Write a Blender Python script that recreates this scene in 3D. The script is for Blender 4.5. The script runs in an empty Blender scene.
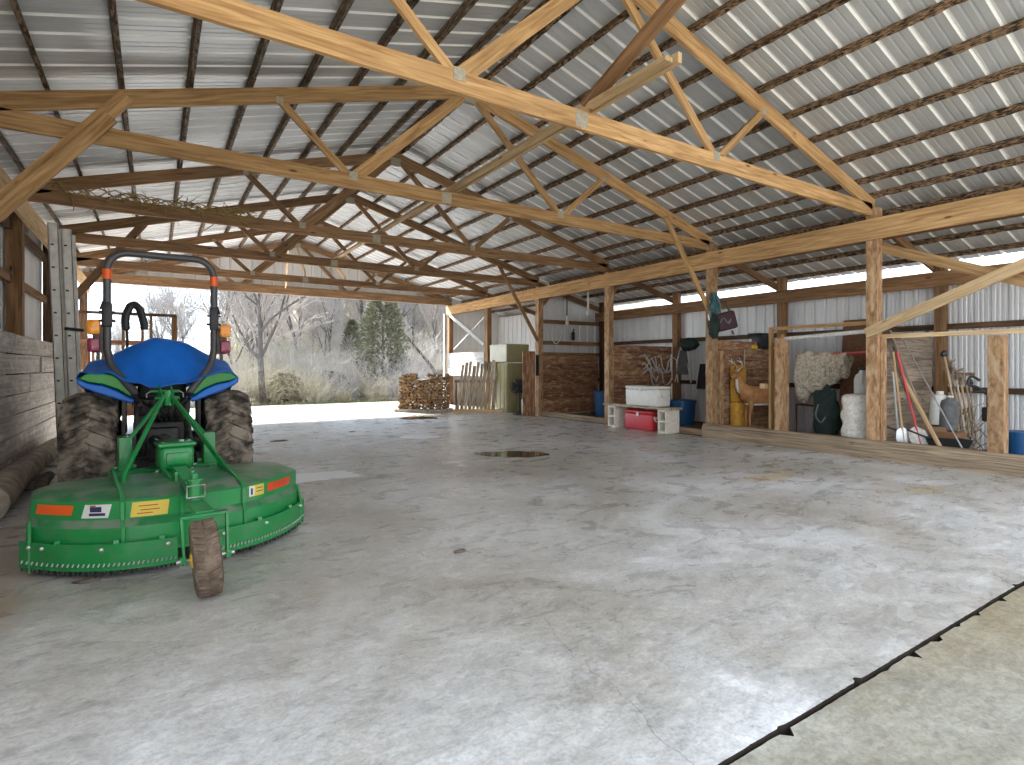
import bpy, bmesh, math, random
from mathutils import Vector, Matrix, noise
from math import sin, cos, pi, radians as R
sc = bpy.context.scene
COL = sc.collection
V = Vector
rnd = random.Random(7)

# ---------------------------------------------------------------- view frame used to read positions off the plan
TH = math.atan(357/557.0); CAMH = 1.4; CX, HY, F = 512.0, 367.0, 557.0
ST, CT = sin(TH), cos(TH)
def at(px, py, **k):
    """world point on the sight line through a photo point, on the plane X=, Y= or Z= given (or depth D=)"""
    u = (px-CX)/F; v = (HY-py)/F
    d = V((ST+u*CT, CT-u*ST, v))
    if 'D' in k: t = k['D']
    elif 'X' in k: t = k['X']/d.x
    elif 'Y' in k: t = k['Y']/d.y
    else: t = (k['Z']-CAMH)/v
    return V((d.x*t, d.y*t, CAMH+d.z*t))

# ---------------------------------------------------------------- mesh builder
class MB:
    def __init__(s): s.v=[]; s.f=[]; s.uv=[]
    def add(s, vs, fs, uvs=None, M=None):
        b=len(s.v)
        s.v += [ (M@V(p)) if M else V(p) for p in vs ]
        for i,f in enumerate(fs):
            s.f.append([b+k for k in f])
            s.uv.append(uvs[i] if uvs else None)
        return s
    def beam(s, p0, p1, w, h, up=(0,0,1), ends=None, taper=None):
        """square-section timber: w across, h along 'up'; uv runs in metres along the grain"""
        p0=V(p0); p1=V(p1); d=p1-p0; L=d.length; d.normalize(); up=V(up)
        if abs(d.dot(up))>.98: up=V((0,1,0)) if abs(d.y)<.9 else V((1,0,0))
        a=d.cross(up).normalized(); b=a.cross(d).normalized()
        vs=[]
        for k,p in enumerate((p0,p1)):
            q=(taper if (taper and k) else 1)
            for (i,j) in ((-1,-1),(1,-1),(1,1),(-1,1)): vs.append(p+a*(i*w/2*q)+b*(j*h/2*q))
        fs=[(0,1,5,4),(1,2,6,5),(2,3,7,6),(3,0,4,7),(3,2,1,0),(4,5,6,7)]
        o=rnd.random()*7; e=[0,w,w+h,w+h+w,2*(w+h)]; uv=[]
        for k in range(4): uv.append([(o,o+e[k]),(o,o+e[k+1]),(o+L,o+e[k+1]),(o+L,o+e[k])])
        uv.append([(o,o),(o,o+w),(o+.02,o+w),(o+.02,o)]); uv.append([(o,o),(o,o+w),(o+.02,o+w),(o+.02,o)])
        return s.add(vs,fs,uv)
    def box(s, c, d, M=None, rot=None):
        x,y,z=[k/2 for k in d]; c=V(c)
        vs=[V((i,j,k)) for k in (-z,z) for (i,j) in ((-x,-y),(x,-y),(x,y),(-x,y))]
        if rot is not None: vs=[rot@p for p in vs]
        vs=[c+p for p in vs]
        return s.add(vs,[(3,2,1,0),(4,5,6,7),(0,1,5,4),(1,2,6,5),(2,3,7,6),(3,0,4,7)],None,M)
    def rbox(s, c, d, r=.02, n=2, rot=None, taper=1.0, M=None):
        bm=bmesh.new(); bmesh.ops.create_cube(bm,size=1)
        for v in bm.verts:
            q=taper if v.co.z<0 else 1
            v.co=V((v.co.x*d[0]*q,v.co.y*d[1]*q,v.co.z*d[2]))
        bmesh.ops.bevel(bm,geom=list(bm.edges),offset=r,segments=n,profile=.5,affect='EDGES')
        bm.verts.index_update()
        vs=[ (rot@v.co if rot is not None else v.co)+V(c) for v in bm.verts ]
        s.add(vs,[[v.index for v in f.verts] for f in bm.faces],None,M); bm.free(); return s
    def tube(s, pts, r, n=8, caps=True):
        pts=[V(p) for p in pts]; m=len(pts)
        rs=r if isinstance(r,(list,tuple)) else [r]*m
        vs=[]; fs=[]; uvs=[]; L=0; pa=None; o=rnd.random()*5
        ls=[0]
        for i in range(1,m): ls.append(ls[-1]+(pts[i]-pts[i-1]).length)
        for i,p in enumerate(pts):
            t=(pts[min(i+1,m-1)]-pts[max(i-1,0)])
            t=t.normalized() if t.length>1e-9 else V((0,0,1))
            if pa is None:
                g=V((0,0,1)) if abs(t.z)<.9 else V((1,0,0)); a=t.cross(g).normalized()
            else:
                a=(pa-t*pa.dot(t))
                a=a.normalized() if a.length>1e-6 else t.orthogonal().normalized()
            pa=a; b=t.cross(a)
            for k in range(n):
                q=2*pi*k/n; vs.append(p+(a*cos(q)+b*sin(q))*rs[i])
        for i in range(m-1):
            for k in range(n):
                k2=(k+1)%n
                fs.append((i*n+k,i*n+k2,(i+1)*n+k2,(i+1)*n+k))
                c=2*pi*max(rs[i],.004)/n
                uvs.append([(o+ls[i],k*c),(o+ls[i],(k+1)*c),(o+ls[i+1],(k+1)*c),(o+ls[i+1],k*c)])
        if caps:
            fs.append(tuple(range(n-1,-1,-1))); uvs.append(None)
            fs.append(tuple((m-1)*n+k for k in range(n))); uvs.append(None)
        return s.add(vs,fs,uvs)
    def lathe(s, prof, n=24, M=None, caps=True):
        """profile of (radius, height) turned about local Z"""
        vs=[]; fs=[]
        for (r,z) in prof:
            for k in range(n): vs.append((r*cos(2*pi*k/n),r*sin(2*pi*k/n),z))
        m=len(prof)
        for i in range(m-1):
            for k in range(n):
                k2=(k+1)%n; fs.append((i*n+k,i*n+k2,(i+1)*n+k2,(i+1)*n+k))
        if caps:
            if prof[0][0]>1e-5: fs.append(tuple(range(n-1,-1,-1)))
            if prof[-1][0]>1e-5: fs.append(tuple((m-1)*n+k for k in range(n)))
        return s.add(vs,fs,None,M)
    def prism(s, poly, z0, z1, M=None):
        n=len(poly)
        vs=[(x,y,z0) for x,y in poly]+[(x,y,z1) for x,y in poly]
        fs=[tuple(range(n-1,-1,-1)),tuple(range(n,2*n))]+[(k,(k+1)%n,n+(k+1)%n,n+k) for k in range(n)]
        return s.add(vs,fs,None,M)
    def rings(s, rg, closed=True, caps=True):
        n=len(rg[0]); vs=[p for r in rg for p in r]; fs=[]
        for i in range(len(rg)-1):
            for k in range(n if closed else n-1):
                k2=(k+1)%n; fs.append((i*n+k,i*n+k2,(i+1)*n+k2,(i+1)*n+k))
        if caps and closed:
            fs.append(tuple(range(n-1,-1,-1))); fs.append(tuple((len(rg)-1)*n+k for k in range(n)))
        return s.add(vs,fs)
    def blob(s, c, rx, ry, rz, amp=.15, fr=3, n=16, m=10, flat=None, seed=0):
        rg=[]
        for i in range(m+1):
            a=-pi/2+pi*i/m; ring=[]
            for k in range(n):
                q=2*pi*k/n; d=V((cos(a)*cos(q),cos(a)*sin(q),sin(a)))
                e=1+amp*noise.noise(d*fr+V((seed*3.1,seed,0)))
                p=V((d.x*rx*e,d.y*ry*e,d.z*rz*e))
                if flat is not None and p.z<flat: p.z=flat
                ring.append(V(c)+p)
            rg.append(ring)
        return s.rings(rg)

def mesh_of(name, mb, ang=35, normals=True):
    me=bpy.data.meshes.new(name)
    me.from_pydata([tuple(p) for p in mb.v],[],mb.f)
    if any(u is not None for u in mb.uv):
        l=me.uv_layers.new(name='UVMap').data; k=0
        for f,u in zip(mb.f,mb.uv):
            for i in range(len(f)):
                if u: l[k].uv=u[i]
                k+=1
    if normals:
        bm=bmesh.new(); bm.from_mesh(me); bmesh.ops.recalc_face_normals(bm,faces=bm.faces); bm.to_mesh(me); bm.free()
    if ang:
        me.polygons.foreach_set('use_smooth',[True]*len(me.polygons)); me.set_sharp_from_angle(angle=R(ang))
    me.update(); return me
def obj(name, mb, mat, parent=None, loc=None, label=None, ang=35, normals=True):
    me=mesh_of(name,mb,ang,normals)
    for m in (mat if isinstance(mat,(list,tuple)) else [mat]): me.materials.append(m)
    o=bpy.data.objects.new(name,me); COL.objects.link(o)
    if parent: o.parent=parent
    if loc is not None: o.location=loc
    if label: o['label']=label
    return o
def tag(o, label, cat, group=None, kind=None):
    o['label']=label; o['category']=cat
    if group: o['group']=group
    if kind: o['kind']=kind
    return o
def thing(name, label, cat, loc=(0,0,0), rz=0, group=None):
    o=bpy.data.objects.new(name,None); COL.objects.link(o); o.location=loc; o.rotation_euler=(0,0,rz)
    o.empty_display_size=.1
    return tag(o,label,cat,group)
def single(name, mb, mat, label, cat, loc=(0,0,0), group=None, kind=None, rz=0, ang=35):
    o=obj(name,mb,mat,None,loc,ang=ang); o.rotation_euler=(0,0,rz); return tag(o,label,cat,group,kind)
def struct(name, mb, mat, parent=None, ang=35, normals=True):
    o=obj(name,mb,mat,parent,ang=ang,normals=normals)
    if not parent: o['kind']='structure'
    return o
def dup(o, loc, rz=0, label=None, group=None, scale=None):
    r=o.copy(); COL.objects.link(r); r.location=loc; r.rotation_euler=(0,0,rz)
    if label: r['label']=label
    if group: r['group']=group
    if scale: r.scale=scale
    for ch in list(o.children):
        c=ch.copy(); COL.objects.link(c); c.parent=r
        for g in list(ch.children):
            d=g.copy(); COL.objects.link(d); d.parent=c
    return r
def sub(o, lv=2):
    m=o.modifiers.new('smooth','SUBSURF'); m.levels=lv; m.render_levels=lv; return o

# ---------------------------------------------------------------- materials
def new_mat(name):
    m=bpy.data.materials.new(name); m.use_nodes=True; nt=m.node_tree; N=nt.nodes; L=nt.links
    b=N['Principled BSDF']; return m,N,L,b
def ramp(N, stops):
    r=N.new('ShaderNodeValToRGB'); e=r.color_ramp.elements
    while len(e)>1: e.remove(e[-1])
    e[0].position=stops[0][0]; e[0].color=(*stops[0][1],1)
    for p,c in stops[1:]:
        k=e.new(p); k.color=(*c,1)
    return r
def g3(v): return (v,v,v)
def mixc(N,L,fac,a,b,blend='MIX'):
    m=N.new('ShaderNodeMix'); m.data_type='RGBA'; m.blend_type=blend
    if isinstance(fac,(int,float)): m.inputs[0].default_value=fac
    else: L.new(fac,m.inputs[0])
    for s,i in ((a,6),(b,7)):
        if isinstance(s,tuple): m.inputs[i].default_value=(*s,1)
        else: L.new(s,m.inputs[i])
    return m.outputs[2]
def nz(N,L,vec,scale,detail=4,dist=0,rough=.55):
    n=N.new('ShaderNodeTexNoise'); n.inputs['Scale'].default_value=scale; n.inputs['Detail'].default_value=detail
    n.inputs['Distortion'].default_value=dist; n.inputs['Roughness'].default_value=rough
    if vec is not None: L.new(vec,n.inputs['Vector'])
    return n
def mapping(N,L,src,scale=(1,1,1),loc=(0,0,0)):
    m=N.new('ShaderNodeMapping'); m.inputs['Scale'].default_value=scale; m.inputs['Location'].default_value=loc
    L.new(src,m.inputs['Vector']); return m.outputs[0]
def bump(N,L,b,h,strength=.3,dist=.01):
    u=N.new('ShaderNodeBump'); u.inputs['Strength'].default_value=strength; u.inputs['Distance'].default_value=dist
    L.new(h,u.inputs['Height']); L.new(u.outputs[0],b.inputs['Normal'])
def wood(name, dark, light, su=1.1, sv=16, knots=True, rough=.75, var=.25, ob=False, stain=None, lo=.34, hi=.64):
    m,N,L,b=new_mat(name)
    tc=N.new('ShaderNodeTexCoord'); oi=N.new('ShaderNodeObjectInfo')
    ad=N.new('ShaderNodeVectorMath'); ad.operation='ADD'
    ml=N.new('ShaderNodeMath'); ml.operation='MULTIPLY'; ml.inputs[1].default_value=37.0
    L.new(oi.outputs['Random'],ml.inputs[0])
    L.new(tc.outputs['UV'],ad.inputs[0]); L.new(ml.outputs[0],ad.inputs[1])
    n=nz(N,L,mapping(N,L,ad.outputs[0],(su,sv,1)),1.6,5,.7)
    r=ramp(N,[(lo,dark),((lo+hi)/2,tuple((x+y)/2 for x,y in zip(dark,light))),(hi,light)]); L.new(n.outputs[0],r.inputs[0])
    c=r.outputs[0]
    n2=nz(N,L,mapping(N,L,ad.outputs[0],(.5,1.5,1)),1.2,3)
    r2=ramp(N,[(.3,g3(1-var)),(.7,g3(1.0))]); L.new(n2.outputs[0],r2.inputs[0])
    c=mixc(N,L,1.0,c,r2.outputs[0],'MULTIPLY')
    if knots:
        vo=N.new('ShaderNodeTexVoronoi'); vo.inputs['Scale'].default_value=1.0
        L.new(mapping(N,L,ad.outputs[0],(1.7,5.5,1)),vo.inputs['Vector'])
        rk=ramp(N,[(.05,g3(1)),(.11,g3(0))]); L.new(vo.outputs['Distance'],rk.inputs[0])
        c=mixc(N,L,rk.outputs[0],c,tuple(k*.35 for k in dark))
    if stain:
        n3=nz(N,L,mapping(N,L,ad.outputs[0],(3,9,1)),1.5,6)
        r3=ramp(N,[(.5,g3(0)),(.68,g3(1))]); L.new(n3.outputs[0],r3.inputs[0])
        c=mixc(N,L,r3.outputs[0],c,stain)
    # whole-piece tone
    hv=N.new('ShaderNodeHueSaturation'); mr=N.new('ShaderNodeMapRange'); mr.inputs[3].default_value=.82; mr.inputs[4].default_value=1.14
    L.new(oi.outputs['Random'],mr.inputs[0]); L.new(mr.outputs[0],hv.inputs['Value']); L.new(c,hv.inputs['Color'])
    L.new(hv.outputs[0],b.inputs['Base Color']); b.inputs['Roughness'].default_value=rough
    b.inputs['Specular IOR Level'].default_value=.25
    bump(N,L,b,n.outputs[0],.25,.006)
    return m
def flat(name, col, rough=.5, metal=0, var=.2, scale=6, dirt=None, dirt_amt=.5, bp=0, bscale=60, spec=.5, lo=.45, coat=0):
    """one colour with worn variation in object space; dirt = second colour in patches"""
    m,N,L,b=new_mat(name); tc=N.new('ShaderNodeTexCoord')
    n=nz(N,L,tc.outputs['Object'],scale,5)
    r=ramp(N,[(.3,tuple(k*(1-var) for k in col)),(.7,tuple(min(1,k*(1+var*.4)) for k in col))]); L.new(n.outputs[0],r.inputs[0]); c=r.outputs[0]
    if dirt:
        n2=nz(N,L,tc.outputs['Object'],scale*1.7,7,.3); r2=ramp(N,[(lo,g3(0)),(lo+.2,g3(dirt_amt))]); L.new(n2.outputs[0],r2.inputs[0])
        c=mixc(N,L,r2.outputs[0],c,dirt)
    L.new(c,b.inputs['Base Color']); b.inputs['Roughness'].default_value=rough; b.inputs['Metallic'].default_value=metal
    b.inputs['Specular IOR Level'].default_value=spec
    if coat: b.inputs['Coat Weight'].default_value=coat
    if bp:
        n3=nz(N,L,tc.outputs['Object'],bscale,6); bump(N,L,b,n3.outputs[0],bp,.01)
    return m

M={}
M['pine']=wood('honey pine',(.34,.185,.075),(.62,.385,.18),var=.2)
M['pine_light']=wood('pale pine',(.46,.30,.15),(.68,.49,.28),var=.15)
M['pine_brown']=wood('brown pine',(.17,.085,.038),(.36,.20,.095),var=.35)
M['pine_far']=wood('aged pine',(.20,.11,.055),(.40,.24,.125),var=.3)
M['post']=wood('gnawed post',(.26,.13,.06),(.53,.32,.165),su=4,sv=9,var=.3,stain=(.50,.36,.22))
M['purlin']=wood('rough purlin',(.03,.018,.012),(.40,.25,.14),su=9,sv=20,knots=False,var=.4,lo=.44,hi=.58)
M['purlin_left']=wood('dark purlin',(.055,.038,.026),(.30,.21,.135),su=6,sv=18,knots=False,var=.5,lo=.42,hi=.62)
M['sill']=wood('weathered sill timber',(.17,.115,.07),(.46,.34,.225),var=.3)
M['grey_plank']=wood('grey barn board',(.40,.34,.29),(.70,.64,.57),var=.2,su=.25,sv=13,stain=(.72,.68,.63))
M['stall_plank']=wood('stall board',(.21,.085,.045),(.50,.26,.14),var=.4,stain=(.52,.36,.22))
M['stall_grey']=wood('stall board grey',(.20,.15,.11),(.48,.38,.29),var=.5)
M['white_wood']=wood('white painted wood',(.42,.41,.38),(.62,.61,.58),var=.25,knots=False)
M['dark_wood']=wood('dark beam',(.055,.03,.016),(.17,.095,.05),var=.4)
M['slab']=wood('rough sawn slab',(.30,.22,.14),(.62,.50,.36),su=2.5,sv=12,stain=(.58,.52,.43))
M['bark']=flat('bark',(.20,.16,.12),.95,var=.5,scale=9,bp=.8,bscale=25,spec=.1)
M['log']=flat('old log',(.36,.30,.24),.95,var=.45,scale=5,dirt=(.55,.50,.43),dirt_amt=.6,bp=.7,bscale=18,spec=.1)
M['firewood']=wood('split firewood',(.10,.05,.022),(.40,.24,.115),su=3,sv=12,knots=False,var=.45)
M['steel']=flat('galvanised steel',(.55,.55,.54),.42,.9,var=.2,scale=14)
M['plate']=flat('gusset steel',(.43,.39,.31),.6,.3,var=.25,scale=30)
M['alu']=flat('dull aluminium',(.74,.71,.65),.55,.1,var=.2,scale=8)
M['black']=flat('black plastic',(.018,.018,.02),.45,var=.2)
M['blacksteel']=flat('black steel',(.035,.035,.038),.4,.2,var=.25,scale=15,dirt=(.14,.11,.08),dirt_amt=.3)
M['grease']=flat('greasy iron',(.03,.03,.034),.5,.3,var=.3,scale=12,dirt=(.12,.10,.08),dirt_amt=.35)
M['rollbar']=flat('dark grey paint',(.075,.075,.08),.38,.1,var=.1)
M['green']=flat('green paint',(.012,.27,.065),.33,var=.12,scale=5,dirt=(.16,.24,.15),dirt_amt=.3,lo=.5,coat=.3)
M['green_dusty']=flat('dusty green paint',(.018,.22,.07),.34,var=.2,scale=4,dirt=(.21,.25,.20),dirt_amt=.75,lo=.40)
M['green_bright']=flat('bright green panel',(.02,.27,.035),.35,var=.08)
M['tarp']=flat('blue tarpaulin',(.005,.16,.68),.42,var=.12,scale=7,bp=.12,bscale=40)
M['orange']=flat('orange reflective tape',(.95,.13,.015),.4,var=.05)
M['amber']=flat('amber lens',(.95,.33,.01),.2,var=.05,coat=.5)
M['redlens']=flat('red lens',(.28,.012,.055),.2,var=.05,coat=.5)
M['redtape']=flat('red reflector',(.78,.07,.02),.3,var=.1)
M['yellow']=flat('yellow paint',(.75,.50,.03),.45,var=.1)
M['decal_yellow']=flat('yellow decal',(.72,.55,.08),.45,var=.1)
M['decal_white']=flat('white decal',(.75,.75,.74),.45,var=.06)
M['decal_ink']=flat('dark ink',(.03,.035,.10),.5,var=.1)
M['decal_red']=flat('red ink',(.45,.04,.03),.5,var=.1)
M['white']=flat('white plastic',(.74,.72,.66),.45,var=.06,scale=9,dirt=(.5,.45,.36),dirt_amt=.25)
M['red']=flat('red plastic',(.55,.025,.035),.4,var=.08)
M['bluetub']=flat('blue plastic',(.015,.09,.23),.45,var=.1)
M['block']=flat('cinder block',(.76,.70,.59),.95,var=.2,scale=20,bp=.5,bscale=150,spec=.1)
M['olive']=flat('olive enamel',(.30,.27,.125),.42,var=.12,scale=3,dirt=(.36,.33,.20),dirt_amt=.3)
M['cream']=flat('cream scrap and lit enamel',(.56,.53,.42),.42,var=.1,scale=3)
M['camo']=flat('beige camouflage cloth',(.56,.47,.36),.95,var=.3,scale=16,dirt=(.14,.12,.07),dirt_amt=.85,lo=.47,bp=.5,bscale=30,spec=.05)
M['fleece']=flat('white woolly fleece',(.84,.78,.68),.98,var=.3,scale=22,bp=1.0,bscale=30,spec=.05)
M['maroon']=flat('maroon canvas',(.06,.024,.032),.8,var=.25,scale=20)
M['teal']=flat('teal webbing',(.02,.11,.13),.8,var=.3,scale=25)
M['dark_green']=flat('dark green canvas',(.014,.03,.022),.85,var=.4,scale=10)
M['grey_cloth']=flat('grey cloth',(.17,.17,.165),.9,var=.4,scale=12)
M['mesh_grey']=flat('bleached grey rods',(.62,.59,.54),.7,var=.3,scale=20)
M['fur']=None
M['target']=flat('yellow foam',(.72,.36,.045),.85,var=.15,scale=10,dirt=(.40,.22,.06),dirt_amt=.6)
M['redhandle']=flat('red handle',(.55,.05,.05),.5,var=.15)
M['toolwood']=wood('tool handle',(.36,.22,.11),(.60,.42,.24),knots=False)
M['vine']=flat('dried vine',(.36,.26,.10),.9,var=.4,scale=25)
M['rust']=flat('rusty iron',(.19,.09,.045),.8,.2,var=.4,scale=20)

def deck_rust(): pass
def roofing(name, c, rough, metal):
    m,N,L,b=new_mat(name); tc=N.new('ShaderNodeTexCoord')
    n=nz(N,L,mapping(N,L,tc.outputs['Object'],(.35,2.2,.35)),1.3,4)
    r=ramp(N,[(.3,tuple(k*.82 for k in c)),(.7,c)]); L.new(n.outputs[0],r.inputs[0])
    L.new(r.outputs[0],b.inputs['Base Color']); b.inputs['Roughness'].default_value=rough; b.inputs['Metallic'].default_value=metal
    return m
M['roof']=roofing('ribbed steel roofing',(.545,.56,.57),.42,.25)
M['rib_glint']=flat('painted glint of the roofing ribs',(.92,.92,.92),.45,0,var=.05)  # near-white colour paints the light caught in the rib grooves
M['siding']=roofing('ribbed steel siding',(.70,.69,.68),.5,.25)
M['siding_white']=roofing('white ribbed siding',(.80,.79,.77),.5,.0)

# muddy tyre rubber
m,N,L,b=new_mat('muddy tyre rubber'); tc=N.new('ShaderNodeTexCoord')
n=nz(N,L,tc.outputs['Object'],7,7,.4); r=ramp(N,[(.36,(.035,.032,.030)),(.47,(.15,.125,.10)),(.62,(.34,.29,.235))]); L.new(n.outputs[0],r.inputs[0])
L.new(r.outputs[0],b.inputs['Base Color']); b.inputs['Roughness'].default_value=.92; b.inputs['Specular IOR Level'].default_value=.2
n2=nz(N,L,tc.outputs['Object'],45,5); bump(N,L,b,n2.outputs[0],.6,.012); M['tyre']=m
M['tailtyre']=flat('dusty brown tyre',(.17,.125,.095),.95,var=.35,scale=9,dirt=(.30,.235,.18),dirt_amt=.6,bp=.5,bscale=50,spec=.15)

# deer hide: tawny back, white throat and belly in object space
m,N,L,b=new_mat('deer hide'); tc=N.new('ShaderNodeTexCoord')
n=nz(N,L,tc.outputs['Object'],9,4); r=ramp(N,[(.3,(.36,.155,.05)),(.7,(.56,.28,.11))]); L.new(n.outputs[0],r.inputs[0])
L.new(r.outputs[0],b.inputs['Base Color']); b.inputs['Roughness'].default_value=.85; M['fur']=m
M['furwhite']=flat('white hair',(.78,.75,.70),.9,var=.1)

# concrete
def concrete(name, base, pale, tan, blotch, main=True):
    m,N,L,b=new_mat(name); tc=N.new('ShaderNodeTexCoord'); o=tc.outputs['Object']
    n1=nz(N,L,o,.55,6,.5,.6); n2=nz(N,L,mapping(N,L,o,(1,1.7,1)),2.6,8,.6,.65); n3=nz(N,L,o,55,5,0,.7)
    r1=ramp(N,[(.36,tan),(.50,base),(.62,pale)]); L.new(n1.outputs[0],r1.inputs[0])
    r2=ramp(N,[(.34,g3(.80)),(.5,g3(.95)),(.62,g3(1.07))]); L.new(n2.outputs[0],r2.inputs[0])
    c=mixc(N,L,1,r1.outputs[0],r2.outputs[0],'MULTIPLY')
    r3=ramp(N,[(.30,g3(.74)),(.52,g3(1.0)),(.72,g3(1.10))]); L.new(n3.outputs[0],r3.inputs[0])
    c=mixc(N,L,1,c,r3.outputs[0],'MULTIPLY')
    n6=nz(N,L,mapping(N,L,o,(1,1.6,1),(2,7,0)),14,6,.8,.7); r6=ramp(N,[(.38,g3(.82)),(.5,g3(.98)),(.62,g3(1.12))]); L.new(n6.outputs[0],r6.inputs[0])
    c=mixc(N,L,1,c,r6.outputs[0],'MULTIPLY')
    n5=nz(N,L,mapping(N,L,o,(1,1.3,1),(4,9,0)),6.5,8,1.2,.7)
    r5=ramp(N,[(.55,g3(0)),(.72,g3(.6))]); L.new(n5.outputs[0],r5.inputs[0])
    c=mixc(N,L,r5.outputs[0],c,pale)
    # dark pitted spots
    n4=nz(N,L,mapping(N,L,o,(1,1,1),(13,5,0)),3.3,9,0,.75); r4=ramp(N,[(.75,g3(0)),(.84,g3(.12))]); L.new(n4.outputs[0],r4.inputs[0])
    if main:
        n7=nz(N,L,mapping(N,L,o,(1,1.5,1),(3,1,0)),4.2,9,.9,.72); r7=ramp(N,[(.50,g3(0)),(.70,g3(.3))]); L.new(n7.outputs[0],r7.inputs[0])
        c=mixc(N,L,r7.outputs[0],c,tan)
    else: c=mixc(N,L,r4.outputs[0],c,blotch)
    sp=N.new('ShaderNodeSeparateXYZ'); L.new(o,sp.inputs[0])
    def mth(op,a,bb):
        q=N.new('ShaderNodeMath'); q.operation=op
        for s,i in ((a,0),(bb,1)):
            if s is None: continue
            if isinstance(s,(int,float)): q.inputs[i].default_value=s
            else: L.new(s,q.inputs[i])
        return q.outputs[0]
    nw=nz(N,L,o,1.7,5)
    def patch(cx,cy,rx,ry,col,amt,c,wob=.9,soft=.35):
        dx=mth('DIVIDE',mth('SUBTRACT',sp.outputs[0],cx),rx); dy=mth('DIVIDE',mth('SUBTRACT',sp.outputs[1],cy),ry)
        d=mth('SQRT',mth('ADD',mth('MULTIPLY',dx,dx),mth('MULTIPLY',dy,dy)),None)
        d=mth('ADD',d,mth('MULTIPLY',mth('SUBTRACT',nw.outputs[0],.5),wob*2))
        mr=N.new('ShaderNodeMapRange'); mr.inputs[1].default_value=1+soft; mr.inputs[2].default_value=1-soft; mr.inputs[3].default_value=0; mr.inputs[4].default_value=amt
        L.new(d,mr.inputs[0]); return mixc(N,L,mr.outputs[0],c,col)
    if main:
        for P in STAINS: c=patch(*P,c)
        # hairline crack wandering across the slab
        for (x0,y0,x1,y1,off) in CRACKS:
            d=V((x1-x0,y1-y0)); ln=d.length; d/=ln; nx,ny=-d.y,d.x
            nwv=nz(N,L,mapping(N,L,o,(1,1,1),(off,off,0)),2.3,6)
            s=mth('ADD',mth('MULTIPLY',mth('SUBTRACT',sp.outputs[0],x0),nx),mth('MULTIPLY',mth('SUBTRACT',sp.outputs[1],y0),ny))
            t=mth('ADD',mth('MULTIPLY',mth('SUBTRACT',sp.outputs[0],x0),d.x),mth('MULTIPLY',mth('SUBTRACT',sp.outputs[1],y0),d.y))
            s=mth('ABSOLUTE',mth('ADD',s,mth('MULTIPLY',mth('SUBTRACT',nwv.outputs[0],.5),.25)),None)
            k=mth('MULTIPLY',mth('LESS_THAN',s,.0032),mth('MULTIPLY',mth('GREATER_THAN',t,0),mth('LESS_THAN',t,ln)))
            c=mixc(N,L,mth('MULTIPLY',k,.38),c,(.12,.11,.10))
    L.new(c,b.inputs['Base Color'])
    rr=ramp(N,[(.40,g3(.22)),(.62,g3(.52))] if main else [(.35,g3(.6)),(.65,g3(.85))]); L.new(n2.outputs[0],rr.inputs[0]); L.new(rr.outputs[0],b.inputs['Roughness'])
    b.inputs['Specular IOR Level'].default_value=.5 if main else .2
    bump(N,L,b,n3.outputs[0],.12 if main else .7,.004)
    return m
STAINS=[(6.62,4.2,.42,.16,(.50,.36,.16),.6),(7.4,2.8,.35,.12,(.45,.34,.18),.45),
        (-1.0,4.9,.35,1.3,(.36,.27,.19),.7),(6.3,14.9,1.6,.7,(.40,.31,.21),.45),(8.4,12.6,.6,2.2,(.36,.31,.25),.5),
        (8.7,8.2,.5,2.6,(.36,.31,.25),.5)]
CRACKS=[(1.75,2.05,1.55,1.26,3.0),(1.95,3.2,1.70,2.1,8.0),(7.2,3.4,8.9,2.6,5.0)]
M['concrete']=concrete('worn concrete slab',(.545,.535,.515),(.70,.705,.71),(.44,.415,.37),(.13,.115,.10))
M['apron']=concrete('rough apron concrete',(.34,.315,.25),(.42,.41,.35),(.32,.265,.17),(.17,.145,.10),False)
M['dirt']=flat('packed dirt',(.17,.125,.085),.98,var=.35,scale=3,dirt=(.30,.24,.17),dirt_amt=.5,bp=.6,bscale=30,spec=.05)
M['leaf']=flat('winter leaf litter',(.15,.137,.115),.98,var=.4,scale=.9,dirt=(.13,.135,.09),dirt_amt=.6,bp=.8,bscale=8,spec=.05)
M['soil']=flat('dark soil',(.045,.037,.03),.98,var=.4,scale=9,spec=.03)
def water(name, col, rough):
    m,N,L,b=new_mat(name); b.inputs['Base Color'].default_value=(*col,1); b.inputs['Roughness'].default_value=rough; b.inputs['IOR'].default_value=1.33
    b.inputs['Specular IOR Level'].default_value=.6
    tc=N.new('ShaderNodeTexCoord'); n=nz(N,L,tc.outputs['Object'],5,2); bump(N,L,b,n.outputs[0],.03,.01); return m
M['water']=water('muddy standing water',(.055,.045,.028),.03)
M['light_patch']=flat('painted light patch',(.86,.89,.93),.35,var=.06,scale=4)  # near-white colour standing in for sunlight on the floor
# ================================================================ GROUND AND SHELL
XL, XR, XO, XC = -1.55, 9.33, 11.95, 3.9          # left posts, right posts, lean-to wall, ridge
YF, YB = 1.26, 19.0                                # front edge of slab, back gable
PY = [4.25, 7.25, 10.25, 13.2, 16.15, 19.0]        # post and truss lines
SL = .285; ZR = 5.55                               # roof slope, ridge (top of rafters)
def zr(x): return ZR-SL*abs(x-XC)

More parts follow.
